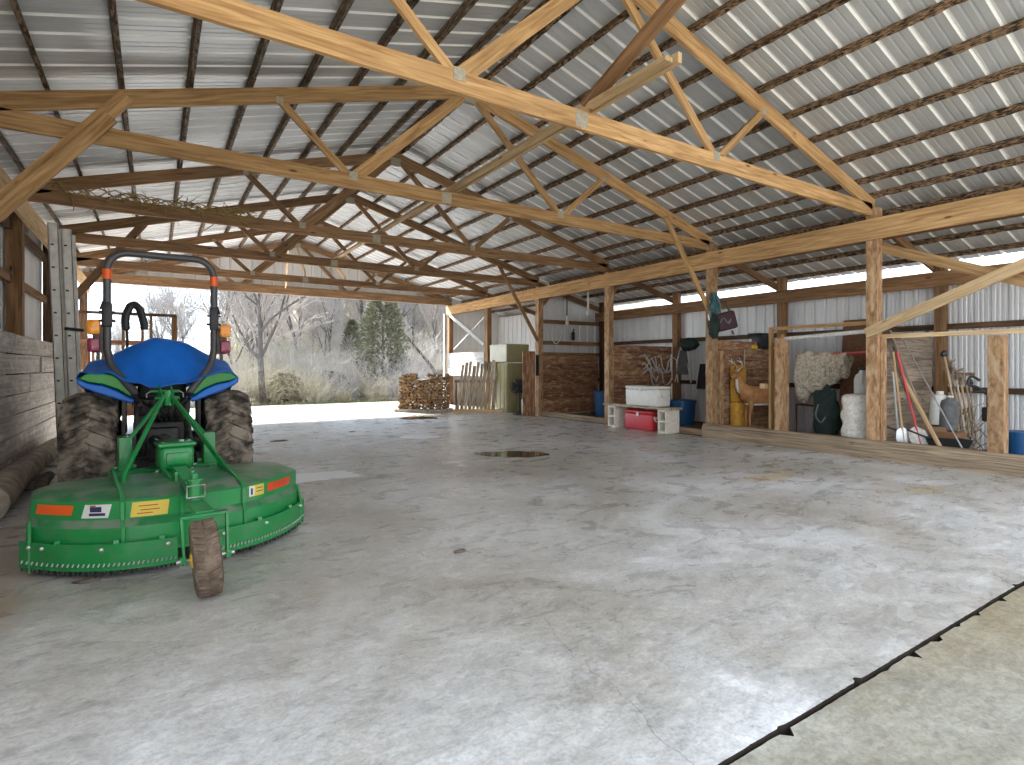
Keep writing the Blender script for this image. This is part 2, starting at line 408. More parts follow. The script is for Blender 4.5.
def slab(x0,x1,y0,y1,z,edge_front=None,edge_back=None,seed=1):
    """slab top with chipped edges"""
    rg=random.Random(seed); mb=MB(); n=620
    top0=[];top1=[]
    for i in range(n+1):
        x=x0+(x1-x0)*i/n
        j0=(abs(noise.noise(V((x*2.2,seed,0))))*.005+abs(noise.noise(V((x*15,seed+2,0))))*.004+max(0,noise.noise(V((x*10,seed+9,0)))-.36)*.08) if edge_front else 0
        j1=(abs(noise.noise(V((x*2.0,seed+4,0))))*.006+abs(noise.noise(V((x*17,seed+2,0))))*.005+max(0,noise.noise(V((x*11,seed+7,0)))-.28)*.13) if edge_back else 0
        top0.append(V((x,y0+j0,z))); top1.append(V((x,y1-j1,z)))
    vs=top0+top1+[p+V((0,0,-.12)) for p in top0]+[p+V((0,0,-.12)) for p in top1]
    m=n+1; fs=[]
    for i in range(n):
        fs+=[(i,i+1,m+i+1,m+i),(2*m+i,2*m+i+1,i+1,i),(m+i,m+i+1,3*m+i+1,3*m+i)]
    fs+=[(0,m,3*m,2*m),(m-1,2*m-1,4*m-1,3*m-1)]
    return mb.add(vs,fs)
fl=struct('floor',slab(-2.0,9.24,YF,21.6,0,edge_front=True),[M['concrete'],M['soil']],ang=20,normals=True)
for p_ in fl.data.polygons: p_.material_index=1 if abs(p_.normal.z)<.5 else 0
fa=struct('floor_apron',slab(-9,14,-14,YF-.012,-.010,edge_back=True,seed=5),[M['apron'],M['soil']],ang=20)
for p_ in fa.data.polygons: p_.material_index=1 if abs(p_.normal.z)<.5 else 0
mb=MB(); mb.box((0,0,-.095),(90,48,.03)); mb.v=[p+V((5,0,0)) for p in mb.v]
struct('ground',mb,M['soil'])
mb=MB(); mb.box((10.7,10.2,-.05),(2.92,18.6,.06)); struct('floor_stall',mb,M['dirt'])

def corr(mb, o, along, up, L, H, pitch=.305, dep=.022, rib=.026, n=(0,0,1), minor=True):
    """ribbed sheet: ribs run along 'up', repeat along 'along', stand off in direction n"""
    o=V(o); along=V(along); up=V(up); n=V(n)
    xs=[]; x=0
    while x<L:
        xs+=[(x,0),(x+.02,dep),(x+.02+rib*.5,dep),(x+.04+rib*.5,0)]
        if minor:
            for q in (.40,.68): 
                xs+=[(x+pitch*q,0),(x+pitch*q+.010,dep*.18),(x+pitch*q+.024,dep*.18),(x+pitch*q+.034,0)]
        x+=pitch
    xs=[(a,b) for a,b in xs if a<=L]+[(L,0)]
    vs=[]
    for a,b in xs: vs.append(o+along*a+n*b); vs.append(o+along*a+n*b+up*H)
    fs=[(2*i,2*i+2,2*i+3,2*i+1) for i in range(len(xs)-1)]
    mb.add(vs,fs)
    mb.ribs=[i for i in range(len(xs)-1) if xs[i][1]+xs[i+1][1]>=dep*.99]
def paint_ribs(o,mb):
    o.data.materials.append(M['rib_glint'])
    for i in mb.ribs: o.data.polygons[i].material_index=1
# roof sheets
Y0r=.75; LY=18.6
sl=V((1,0,-SL)).normalized(); srl=V((-1,0,-SL)).normalized()
zm=ZR+.095
mb=MB(); corr(mb,(XC,Y0r,zm),(0,1,0),srl,LY,(XC-XL+.55)/abs(srl.x),n=(0,0,1)); paint_ribs(struct('ceiling_left',mb,M['roof'],ang=0,normals=False),mb)
mb=MB(); corr(mb,(XC,Y0r,zm),(0,1,0),sl,LY,(XR+.13-XC)/sl.x,n=(0,0,1)); paint_ribs(struct('ceiling_right',mb,M['roof'],ang=0,normals=False),mb)
ZB=zm-SL*(XR+.13-XC); ls=V((XO+.45-XR-.13,0,3.34-ZB)); LL=ls.length
mb=MB(); corr(mb,(XR+.13,Y0r,ZB+.02),(0,1,0),ls.normalized(),LY,LL,n=(0,0,1)); paint_ribs(struct('ceiling_shed',mb,M['roof'],ang=0,normals=False),mb)
mb=MB()
for s in (-1,1):
    d=V((s*.22,0,-.22*SL)); c=V((XC,Y0r,zm+.03))
    mb.add([c,c+V((0,LY,0)),c+V((0,LY,0))+d,c+d,c+V((0,0,.01)),c+V((0,LY,.01)),c+V((0,LY,.01))+d,c+d+V((0,0,.01))],[(0,1,2,3),(7,6,5,4),(3,2,6,7)])
struct('trim_ridge',mb,M['roof'],ang=0)

# purlins on the rafters (things, each a long rough timber)
ordn=['first','second','third','fourth','fifth','sixth','seventh','eighth','ninth','tenth','eleventh']
px_=[.13,.62,1.24,1.87,2.5,3.12,3.74,4.37,4.99,5.43]
pl_=[.13,.45,1.07,1.70,2.33,2.95,3.57,4.2,4.82,5.40]
def rough_beam(mb, x, z, y0, y1, w, h, tilt, seed, seg=.06, amp=.012):
    n=int((y1-y0)/seg); rg=[]
    a=V((cos(tilt),0,sin(tilt))); b=V((-sin(tilt),0,cos(tilt)))
    for i in range(n+1):
        y=y0+(y1-y0)*i/n
        q=[noise.noise(V((y*7,seed,k*5)))*amp for k in range(4)]
        c=V((x,y,z))
        rg.append([c-a*(w/2+q[0])-b*(h/2+q[1]),c+a*(w/2+q[2])-b*(h/2+q[3]),c+a*w/2+b*h/2,c-a*w/2+b*h/2])
    b0=len(mb.f); mb.rings(rg)
    for k in range(b0,len(mb.f)):
        f=mb.f[k]
        if len(f)==4 and k<len(mb.f)-2: mb.uv[k]=[(mb.v[i].y,(0,.05,.12,.2)[(i-0)%4]) for i in f]
for side,nm in ((-1,'left'),(1,'right')):
    for i,d in enumerate(px_ if side>0 else pl_):
        x=XC+side*d; z=zr(x)+.045
        mb=MB(); rough_beam(mb,x,z,Y0r+.05,19.25,.045,.085,side*-math.atan(SL),i+side*20,seg=.09 if side<0 else .055,amp=.006 if side<0 else .013)
        single('purlin',mb,M['purlin' if side>0 else 'purlin_left'],'rough dark roof purlin, %s down from the ridge on the %s slope'%(ordn[i],nm),'purlin',group='purlins of the %s roof slope'%nm,ang=0)
for i,x in enumerate((9.95,10.6,11.25,11.95)):
    t=(x-XR-.13)/ls.x; z=ZB+ls.z*t-.045
    mb=MB(); rough_beam(mb,x,z,Y0r+.05,19.2,.045,.085,-math.atan(-ls.z/ls.x),60+i)
    single('purlin',mb,M['purlin'],'rough brown purlin under the side shed roof, %s out from the main beam'%ordn[i],'purlin',group='purlins of the side shed roof',ang=0)

# posts
def post(x,y,h,m,label,w=.15,group=None,z0=-.02,gn=True):
    t=thing('wooden_post',label,'post',(x,y,z0),group=group)
    mb=MB()
    n=int(h/.12)+1; rg=[]; hw=w/2
    for i in range(n+1):
        z=h*i/n; e=.008 if (gn and z<2.0) else .002
        j=[V((noise.noise(V((z*6,k*3,x+y)))*e,noise.noise(V((z*6,k*3+50,x*y)))*e,0)) for k in range(4)]
        rg.append([V((a*hw,b*hw,z))+j[k] for k,(a,b) in enumerate(((-1,-1),(1,-1),(1,1),(-1,1)))])
    mb.rings(rg)
    for k,f in enumerate(mb.f):
        if len(f)==4: mb.uv[k]=[(mb.v[i].z+y,(i%4)*w if not (i%4==0 and f[0]%4==3) else 4*w) for i in f]
    obj('shaft',mb,m,t,ang=30)
    return t
pl=['post where the tools lean, first of the right row','post with the hanging bag and harness','post beside the cinder block bench','post at the corner of the far board stall','post behind the olive cabinet','corner post at the far end of the right row']
for i,y in enumerate(PY):
    mt=M['post'] if i<4 else M['pine_brown']
    post(XR+.075,y,3.88 if i<2 else 3.75,mt,'square '+pl[i],.16,'posts of the right row')
ll=['near square brown post in the left board wall','square brown post in the left wall behind the ladder','square post at the far end of the left board wall','dark square post standing left of the tractor','dark square post at the far left corner of the barn']
for i,y in enumerate(PY[1:]):
    post(XL-.085,y,3.75,M['pine_brown'] if i<2 else M['dark_wood'],ll[i],.17,'posts of the left wall',gn=False)
# outer lean-to wall posts
ol=['behind the tool stall','behind the deer stall','behind the grey rods','in the corner of the far stall','behind the cabinet','at the far corner']
for i,y in enumerate(PY):
    post(XO-.10,y,3.42,M['dark_wood'] if i>2 else M['pine_brown'],'brown post against the ribbed shed wall '+ol[i],.16,'posts of the shed wall',gn=False)

# header beams
t=thing('header_beam','long honey coloured header beam carrying the trusses along the right posts','beam',(XR,YF,3.36))
mb=MB(); mb.beam((-.03,-.1,.16),(-.03,YB-YF+.1,.16),.05,.32); obj('inner_board',mb,M['pine'],t)
mb=MB(); mb.beam((.19,-.1,.16),(.19,YB-YF+.1,.16),.045,.30); obj('outer_board',mb,M['pine_brown'],t)
mb=MB(); mb.beam((0,-.1,3.57),(0,YB+.1,3.57),.05,.30)
single('header_beam',mb,M['pine_light'],'pale header beam along the tops of the left posts','beam',(XL+.03,0,0))
mb=MB(); mb.beam((0,YF,2.965),(0,YB,2.965),.05,.27)
single('header_beam',mb,M['pine_brown'],'brown beam along the top of the ribbed shed wall','beam',(XO-.2,0,0))

# trusses
CZ=3.825
def truss(y, label, m, first=False):
    t=thing('roof_truss',label,'truss',(XC,y,3.73),group='roof trusses')
    hb=.19; th=.045
    L=XC-XL-.03; Rr=XR-.02-XC
    z0=CZ-3.73
    P=lambda x,z,dy=0: V((x,dy,z-3.73))
    mb=MB(); mb.beam(P(-L,CZ),P(-.38,CZ),th,hb); mb.beam(P(-.38,CZ),P(Rr,CZ),th,hb); obj('bottom_chord',mb,m,t)
    for s,E in ((-1,L+.02),(1,Rr+.06)):
        mb=MB(); mb.beam(P(0,ZR-.095),P(s*E,ZR-.095-SL*E),th,.185); obj('top_chord',mb,m,t)
    nb=[-1.72,1.68]; mid=2.62
    for s,xb in zip((-1,1),nb):
        mb=MB(); mb.beam(P(xb,CZ+.04,.0),P(s*.12,ZR-.2),.04,.10 if s>0 else .15); obj('web',mb,m,t)
        mb=MB(); mb.beam(P(xb+s*.03,CZ+.04),P(s*mid,ZR-.15-SL*mid),.04,.09); obj('web',mb,m,t)
    for x,z,w,h in ((nb[0],CZ+.065,.11,.11),(nb[1],CZ+.065,.11,.11),(-.38,CZ,.15,.15),(0,ZR-.2,.20,.14),(-mid,ZR-.16-SL*mid,.08,.08),(mid,ZR-.16-SL*mid,.08,.08)):
        for s in (-1,1):
            mb=MB(); mb.box((x,s*(th/2+.002),z-3.73),(w,.004,h)); obj('gusset_plate',mb,M['plate'],t,label='grey toothed metal gusset plate')
    return t
tl=['nearest roof truss, its pale bottom chord crossing the top of the photo','second roof truss from the front, ending at the post with the hanging bag','third roof truss from the front, dried vine wound along its left end','fourth roof truss from the front, above the tractor roll bar','fifth roof truss from the front, just before the back gable','hindmost roof truss carrying the ribbed back gable']
trs=[]
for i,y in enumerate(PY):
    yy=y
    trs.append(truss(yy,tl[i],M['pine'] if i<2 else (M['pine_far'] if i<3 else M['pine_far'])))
# back gable siding (above the opening) and shed end wall
def poly_wall(mb,y,x0,x1,zb,zt,pitch=.305,dep=.02,ny=1):
    x=x0; xs=[]
    while x<x1:
        xs+=[(x,0),(x+.02,dep),(x+.045,dep),(x+.065,0)]; x+=pitch
    xs=[(a,b) for a,b in xs if a<x1]+[(x1,0)]
    vs=[]
    for a,b in xs: vs+= [V((a,y+ny*b,zb(a))),V((a,y+ny*b,zt(a)))]
    mb.add(vs,[(2*i,2*i+2,2*i+3,2*i+1) for i in range(len(xs)-1)])
mb=MB(); poly_wall(mb,YB+.05,XL-.2,XR+.1,lambda x:3.72,lambda x:zr(x)+.09); struct('wall_back_gable',mb,M['siding'],ang=0,normals=False)
zl=lambda x: ZB+(x-XR-.13)*ls.z/ls.x
mb=MB(); poly_wall(mb,YB+.1,XR+.1,XO,lambda x:-.03,lambda x:zl(x)); struct('wall_back_shed',mb,M['siding_white'],ang=0,normals=False)
mb=MB(); mb.beam((XL-.1,YB+.0,3.86),(XR+.1,YB+.0,3.86),.05,.26); 
single('header_beam',mb,M['pine_far'],'beam across the top of the wide back opening','beam',(0,-.06,0))
# outer shed wall siding
mb=MB(); corr(mb,(XO,YF,-.03),(0,1,0),(0,0,1),YB-YF+.1,3.1,pitch=.23,dep=.03,n=(1,0,0)); struct('wall_shed',mb,M['siding'],ang=0,normals=False)
for z,nm in ((2.12,'upper'),(1.0,'lower')):
    mb=MB(); mb.beam((0,YF,z),(0,YB,z),.045,.10); single('girt',mb,M['dark_wood'],'dark %s rail running along the ribbed shed wall'%nm,'rail',(XO-.045,0,0))

# ribbed white wall nearer the right row in the two far bays
mb=MB(); corr(mb,(XO-.36,13.5,-.03),(0,1,0),(0,0,1),YB-13.5+.1,3.40,pitch=.30,dep=.035,n=(1,0,0)); struct('wall_shed_far',mb,M['siding_white'],ang=0,normals=False)
# knee braces
def brace(p0,p1,w,h,m,label,up=(0,1,0),group='diagonal braces',nm='diagonal_brace'):
    p0=V(p0);p1=V(p1); mb=MB(); mb.beam(V((0,0,0)),p1-p0,w,h,up)
    return single(nm,mb,m,label,'brace',p0,group)
brace((XL+.0,7.20,2.60),(-.25,7.20,4.28),.15,.045,M['pine'],'near honey coloured knee brace rising from the left wall to the second truss')
brace((XL+.0,7.14,2.50),(-.38,7.14,4.0),.12,.045,M['pine'],'honey knee brace beside the nearest one at the left edge')
brace((XL+.0,13.27,2.32),(-.08,13.27,4.40),.14,.045,M['pine_far'],'brown knee brace crossing behind the roll bar left of the tractor')
brace((9.32,7.2,2.45),(8.02,7.2,4.2),.10,.045,M['pine'],'knee brace from the hanging bag post up to the second truss')
brace((9.32,13.15,2.15),(8.0,13.15,4.2),.10,.045,M['pine_far'],'knee brace from the far stall corner post up to the fourth truss')
brace((XR-.07,4.30,1.92),(XR-.07,1.6,3.05),.045,.15,M['pine_light'],'pale brace climbing from the tool stall post towards the front corner',up=(0,0,1))
brace((XR+.20,4.25,3.28),(XR+.20,1.9,2.25),.045,.15,M['pine'],'brace falling from the top of the tool stall post behind the pale one',up=(0,0,1))
for i,y in enumerate(PY[:5]):
    nm=['tool','deer','grey rods','far board','cabinet'][i]
    brace((XR+.1,y+.11,zl(XR+.2)-.22),(XO+.05,y+.11,zl(XO)-.30),.045,.14,M['pine_brown'],'rafter under the shed roof over the %s stall'%nm,up=(0,0,1),group='rafters of the shed roof',nm='shed_rafter')
    if i<4: brace((9.45,y+.02,3.12),(10.0,y+.02,zl(10.0)-.2),.09,.045,M['pine_brown'],'short brace at the top of the post of the %s stall'%nm)
# sway braces along the ridge line and the doubled runner on the bottom chords
brace((3.55,4.2,3.95),(3.9,1.3,5.44),.13,.05,M['pine_brown'],'brown sway brace rising from the nearest truss towards the front')
mb=MB(); mb.beam((-.05,3.17,CZ+.12),(-.05,13.3,CZ+.12),.09,.04); mb.beam((.05,3.14,CZ+.145),(.05,9.0,CZ+.145),.045,.09)
single('runner_board',mb,M['pine_light'],'doubled runner board lying lengthwise on the truss bottom chords','board',(3.62,0,0))
for i,(a,b) in enumerate((((3.5,16.05,3.95),(3.85,18.9,5.3)),((3.5,18.85,3.95),(3.1,16.2,4.9)),((4.6,16.05,3.95),(4.9,18.9,4.9)))):
    brace(a,b,.09,.04,M['pine_light'],['pale sway brace leaning into the back gable centre','pale sway brace crossing the other near the back gable','pale sway brace right of centre at the back gable'][i],up=(1,0,0))

# left wall
wl=struct('wall_left',MB().box((0,0,0),(.001,.001,.001)),M['grey_plank'])
mb=MB()
for k in range(7):
    y=2.0
    while y<13.2:
        y2=min(13.25,y+[3.7,4.2,3.1][k%3]); off=noise.noise(V((k*3.3,y,.5)))*.03
        mb.beam((XL+.02+off,y+.003,.128+k*.262),(XL+.02+off,y2-.003,.128+k*.262),.04,.249); y=y2
wl.data=mesh_of('wall_left',mb,30); wl.data.materials.append(M['grey_plank'])
mb=MB(); corr(mb,(XL-.2,2.0,-.03),(0,1,0),(0,0,1),11.3,4.0,pitch=.23,dep=.02,n=(-1,0,0)); struct('wall_left_siding',mb,M['siding_white'],ang=0,normals=False)
mb=MB(); mb.beam((0,2,2.62),(0,13.2,2.62),.05,.12); single('girt',mb,M['pine_brown'],'brown rail between the posts above the grey left boards','rail',(XL-.13,0,0))
mb=MB(); mb.beam((0,2,3.36),(0,13.2,3.36),.05,.14); single('girt',mb,M['dark_wood'],'dark rail under the left header beam','rail',(XL-.13,0,0))
mb=MB(); mb.beam((XL+.07,13.3,0),(XL+.07,13.3,1.8),.05,.10,up=(0,1,0)); single('end_board',mb,M['pine_brown'],'upright brown board closing the end of the left board wall','board')

# stall partitions: boards on edge between the right posts and the shed wall
def partition(y,x0,x1,h,m,label,seed,name='stall_partition'):
    t=thing(name,label,'partition',(x0,y,0),group='board partitions of the stalls')
    r=random.Random(seed); k=0; z=.02
    while z<h-.05:
        bh=min(r.uniform(.16,.24),h-z)
        mb=MB(); mb.beam((r.uniform(0,.03),r.uniform(-.006,.006),z+bh/2),(x1-x0-r.uniform(0,.05),r.uniform(-.006,.006),z+bh/2),.035,bh-.001)
        obj('board',mb,m,t); z+=bh
partition(4.36,XR+.16,XO-.2,1.98,M['stall_grey'],'brown and grey board partition behind the leaning tools',3)
partition(7.36,XR+.16,XO-.2,1.95,M['stall_plank'],'dark board partition behind the deer',4)
partition(10.36,XR+.16,XO-.2,1.95,M['stall_plank'],'reddish brown board partition behind the white cooler',5)
partition(13.3,XR+.16,XO-.2,1.72,M['stall_plank'],'board partition at the far stall, paler at the top',6)
mb=MB(); poly_wall(mb,13.42,XR+.2,XO-.05,lambda x:1.70,lambda x:zl(x)-.05); struct('wall_far_stall',mb,M['siding'],ang=0,normals=False)
for z in (1.78,2.12,2.75):
    mb=MB(); mb.beam((XR+.16,0,z),(XO-.1,0,z),.05,.11); single('girt',mb,M['pine_brown'],'%s brown rail across the ribbed far stall wall'%{1.78:'lowest',2.12:'middle',2.75:'highest'}[z],'rail',(0,13.36,0))
mb=MB(); mb.beam((8.98,13.12,0),(8.98,13.12,1.85),.03,.42,up=(1,0,0)); single('upright_board',mb,M['stall_plank'],'wide reddish upright board beside the olive cabinet','board')
mb=MB(); mb.beam((9.25,13.08,1.15),(9.25,13.08,1.75),.03,.1,up=(1,0,0)); single('strap',mb,M['black'],'black strap hanging on the far stall corner post','strap')
mb=MB(); mb.beam((9.27,10.14,.9),(9.27,10.14,1.5),.02,.05,up=(1,0,0)); 
mb=MB(); mb.beam((0,0,.20),(0,0,1.9),.10,.04,up=(0,1,0)); single('nailed_board',mb,M['post'],'upright board nailed to the right side of the tool stall post','board',(XR+.13,4.14,0))
# sills and short posts
mb=MB()
n=44; rg=[]
for i in range(n+1):
    y=1.0+(7.32-1.0)*i/n; e=.018
    q=lambda k: noise.noise(V((y*1.7,k*4,2)))*e
    rg.append([V((-.11+q(1),y,-.02)),V((.13,y,-.02)),V((.13+q(2),y,.27+q(3))),V((-.08+q(4),y,.28+q(5))),V((-.12+q(6),y,.2+q(7)))])
mb.rings(rg)
for k,f in enumerate(mb.f):
    if len(f)==4: mb.uv[k]=[(mb.v[i].y,(i%5)*.16) for i in f]
single('sill_timber',mb,M['sill'],'heavy weathered sill timber along the fronts of the deer and tool stalls','timber',(XR-.02,0,0),ang=40)
mb=MB(); mb.beam((XR+.2,7.4,.05),(XR+.2,10.2,.05),.06,.12); single('sill_board',mb,M['sill'],'low sill board behind the cinder block bench','board')
mb=MB(); mb.beam((XR+.1,10.4,.06),(XR+.1,13.1,.06),.06,.14); single('sill_board',mb,M['sill'],'low sill board across the far board stall','board')
post(XR+.10,5.78,1.92,M['post'],'short square post standing in front of the deer rump',.17,'short stall posts')
post(XR+.07,2.74,1.84,M['post'],'short square post right of the leaning tools',.17,'short stall posts')
mb=MB(); mb.beam((0,0,.25),(0,0,2.12),.09,.045,up=(0,1,0)); single('thin_stud',mb,M['pine'],'thin honey stud beside the deer rump','stud',(XR+.16,6.02,0))
mb=MB(); mb.beam((0,6.05,2.10),(0,4.1,2.10),.045,.06); single('rail',mb,M['pine'],'honey rail between the thin stud and the tool stall post','rail',(XR+.2,0,0))
mb=MB(); mb.tube([(0,5.72,1.9),(0,4.2,1.97)],.035,10); single('pipe',mb,M['mesh_grey'],'grey pipe lying just below the honey rail','pipe',(XR+.1,0,0))
mb=MB(); mb.beam((0,4.2,1.87),(0,1.1,1.87),.045,.06); single('rail',mb,M['pine_light'],'pale rail over the short post right of the tools','rail',(XR+.12,0,0))
mb=MB(); mb.beam((0,5.98,1.72),(0,5.8,1.98),.03,.05); single('bracket_strut',mb,M['pine'],'little diagonal strut under the honey rail','strut',(XR+.18,0,0))
mb=MB(); mb.beam((0,6.03,1.05),(-.12,6.03,1.05),.09,.09); single('wood_block',mb,M['pine_light'],'short pale wood block nailed to the thin stud','block',(XR+.14,.08,0))

# white far bay: painted brace, board band and post
brace((XR-.02,18.9,3.38),(XR-.02,16.25,2.15),.04,.13,M['white_wood'],'white painted brace across the far bay',up=(0,0,1))
mb=MB(); mb.tube([V((0,18.6,2.05)),V((0,16.3,3.1))],.02,6); single('thin_rod',mb,M['alu'],'thin grey rod crossing the white painted brace','rod',(XR+.02,0,0))
t=thing('board_fence','band of white painted boards behind the firewood','fence',(XR-.03,16.25,0))
for k in range(3):
    mb=MB(); mb.beam((0,0,1.22+k*.28),(0,2.7,1.22+k*.28),.03,.27); obj('board',mb,M['white_wood'],t)
mb=MB(); mb.beam((0,0,-.02),(0,0,3.4),.10,.10,up=(0,1,0)); single('wooden_post',mb,M['white_wood'],'slim white painted post at the far right corner of the opening','post',(XR-.12,19.05,0))
# ================================================================ TRACTOR AND CUTTER
def tyre_mesh(Rd, W, nl, lug, hub, bar=.05):
    """tyre turned about X, with chevron lugs"""
    mb=MB(); MX=Matrix.Rotation(pi/2,4,'Y')
    h=W/2; prof=[(hub,-h*.62),(hub+.05,-h*.86),(Rd*.78,-h),(Rd*.92,-h*.95),(Rd*.975,-h*.72),(Rd*.99,0),(Rd*.975,h*.72),(Rd*.92,h*.95),(Rd*.78,h),(hub+.05,h*.86),(hub,h*.62)]
    mb.lathe(prof,48,MX,caps=False)
    for s in (-1,1):
        for i in range(nl):
            a0=2*pi*(i+(0 if s<0 else .5))/nl; rg=[]
            for k in range(6):
                t=k/5.0; x=s*h*(-.06+1.06*t); a=a0-.85*(t**.9)*2*pi/nl
                r=Rd*(.985-.05*max(0,t-.55)/.45*1.8); dz=lug*(1-.25*t)
                bw=bar/Rd*(1+.25*t)
                q=[]
                for (da,dr) in ((-bw*.55,-.02),(bw*.55,-.02),(bw*.38,dz),(-bw*.38,dz)):
                    q.append(V((x,(r+dr)*sin(a+da),(r+dr)*cos(a+da))))
                rg.append(q)
            # run down the shoulder
            q=[]
            for (da,dr) in ((-bw*.5,-.05),(bw*.5,-.05),(bw*.3,0),(-bw*.3,0)):
                q.append(V((s*h*1.04,(Rd*.80+dr)*sin(a+da),(Rd*.80+dr)*cos(a+da))))
            rg.append(q); mb.rings(rg)
    return mb
def rim_mesh(hub,W):
    MX=Matrix.Rotation(pi/2,4,'Y'); h=W/2; mb=MB()
    mb.lathe([(hub+.012,-h*.66),(hub+.012,-h*.6),(hub-.03,-h*.5),(hub-.03,h*.05),(.16,h*.12),(.15,h*.3),(.06,h*.34),(0.001,h*.34)],32,MX,caps=False)
    mb.lathe([(hub+.012,h*.66),(hub+.012,h*.6),(hub-.03,h*.5),(hub-.03,h*.05)],32,MX,caps=False)
    return mb
TX,TY=.068,7.12
tr=thing('tractor','compact green tractor under a blue tarpaulin, seen from behind with its roll bar up','tractor',(TX,TY,0))
RR=.575
tm=tyre_mesh(RR-.028,.45,26,.028,.30,.05)
for s in (-1,1):
    w_=obj('rear_wheel',tm,M['tyre'],tr,(s*.61,0,RR)); 
    r_=obj('rim',rim_mesh(.30,.45),M['yellow'],w_,ang=30,label='yellow wheel rim')
    if s<0: r_.rotation_euler=(0,0,pi)
tf=tyre_mesh(.36-.025,.26,18,.028,.20,.04)
for s in (-1,1):
    w_=obj('front_wheel',tf,M['tyre'],tr,(s*.52,1.72,.36)); r_=obj('rim',rim_mesh(.20,.26),M['yellow'],w_,label='yellow wheel rim')
    if s<0: r_.rotation_euler=(0,0,pi)
# chassis, hidden from the camera for the most part
mb=MB(); mb.rbox((0,.1,.62),(.42,.62,.42),.05); mb.rbox((0,.95,.62),(.34,1.3,.34),.04); mb.rbox((0,-.22,.60),(.30,.2,.34),.03); mb.rbox((0,.55,.40),(.62,1.5,.22),.04)
mb.tube([(-.40,0,RR),(.40,0,RR)],.12,16); mb.tube([(-.42,1.72,.40),(.42,1.72,.40)],.06,12)
mb.lathe([(.075,0),(.09,.02),(.09,.1),(.06,.12),(.03,.14),(.03,.22)],16,Matrix.Translation((0,-.3,.62))@Matrix.Rotation(pi/2,4,'X'))
obj('transmission',mb,M['grease'],tr)
mb=MB(); rg=[]
for y,wd,zt in ((.62,.56,1.12),(.95,.58,1.14),(1.5,.56,1.10),(2.05,.50,1.0),(2.22,.40,.88)):
    ring=[]
    for k in range(13):
        a=pi*k/12; ring.append(V((-cos(a)*wd/2,y,.72+(zt-.72)*min(1,sin(a)*1.35))))
    ring+= [V((wd/2,y,.60)),V((-wd/2,y,.60))]; rg.append(ring)
mb.rings(rg); obj('hood',mb,M['green_bright'],tr)
mb=MB(); mb.rbox((0,2.20,.82),(.36,.08,.34),.02); obj('grille',mb,M['black'],tr)
mb=MB(); mb.rbox((0,.35,.62),(1.0,.7,.04),.01); obj('floor_plate',mb,M['blacksteel'],tr)
# seat under the cover
mb=MB(); mb.rbox((0,.12,1.10),(.46,.44,.12),.05); mb.rbox((0,-.06,1.32),(.44,.12,.46),.05); obj('seat',mb,M['black'],tr)
# fenders: black under-structure, green crescents, blue lower flaps
def fend(s):
    mb=MB(); rg=[]
    for k in range(8):
        a=-.12+k*.17; r=.66
        y=sin(a)*r; z=RR+cos(a)*r
        rg.append([V((s*.34,y,z)),V((s*.69,y,z-.012)),V((s*.69,y*.96,z-.045)),V((s*.34,y*.96,z-.03))])
    mb.rings(rg); mb.box((s*.34,.12,.95),(.03,.5,.5)); obj('fender',mb,M['blacksteel'],tr)
    cres=[(-.69,1.285),(-.63,1.335),(-.51,1.345),(-.41,1.32),(-.33,1.25),(-.245,1.12),(-.28,1.105),(-.37,1.175),(-.49,1.228),(-.61,1.252)]
    flap=[(-.70,1.30),(-.705,1.24),(-.66,1.20),(-.56,1.15),(-.40,1.085),(-.26,1.03),(-.235,1.065),(-.29,1.10),(-.38,1.165),(-.49,1.218),(-.61,1.242)]
    MXZ=Matrix(((s,0,0,0),(0,0,1,0),(0,1,0,0),(0,0,0,1)))
    mb=MB(); mb.prism(cres,-.40,.55,MXZ); o=obj('fender_panel',mb,M['green_bright'],tr,label='bright green crescent of the fender between two blue edges')
    bv=o.modifiers.new('b','BEVEL'); bv.width=.012; bv.segments=2
    mb=MB(); mb.prism(flap,-.36,.50,MXZ); o=obj('cover_flap',mb,M['tarp'],tr); bv=o.modifiers.new('b','BEVEL'); bv.width=.015; bv.segments=2
for s in (-1,1): fend(s)
# blue tarpaulin, draped over seat and wheel arches
def tarp():
    nu,nv=44,36; rows=[]
    for i in range(nv+1):
        t=i/nv; row=[]
        for k in range(nu+1):
            s=-1+2*k/nu; x=s*.715
            dome=.25*math.exp(-(abs(s*.77)/.44)**2.3)
            crest=1.46+dome-.03*abs(s)**2-(.15*max(0,abs(s)-.90)/.10)**1
            hem=1.21+.12*min(1,(abs(s)/.60))**2.2
            if abs(s)>.8: hem=min(crest-.02,1.33)
            e=.5+.5*cos(pi*min(1,t/.36)) if t<.36 else 0
            e2=max(0,(t-.72)/.28)**1.6
            z=crest*(1-e)+hem*e
            z=z*(1-e2)+1.16*e2
            y=-.46+.10*abs(s)**2+1.36*t + (-.05*e*(1-abs(s)))
            z+=noise.noise(V((x*4,y*4,2)))*.026+noise.noise(V((x*9,y*7,5)))*.014+abs(noise.noise(V((x*5+y*3,y*2,8))))*.02
            # folds fanning to the rear hem
            z+=.012*e*sin(s*19+noise.noise(V((s*3,t*4,1)))*3)
            row.append(V((x,y,z)))
        rows.append(row)
    mb=MB(); vs=[p for r in rows for p in r]; w=nu+1
    vs2=[p-V((0,0,.012)) for p in vs]; n=len(vs); fs=[]
    for i in range(nv):
        for k in range(nu):
            a=i*w+k; fs.append((a,a+1,a+w+1,a+w)); fs.append((n+a+w,n+a+w+1,n+a+1,n+a))
    bd=[k for k in range(w)]+[i*w+nu for i in range(1,nv+1)]+[nv*w+k for k in range(nu-1,-1,-1)]+[i*w for i in range(nv-1,0,-1)]
    for a,b in zip(bd,bd[1:]+bd[:1]): fs.append((a,n+a,n+b,b))
    return mb.add(vs+vs2,fs)
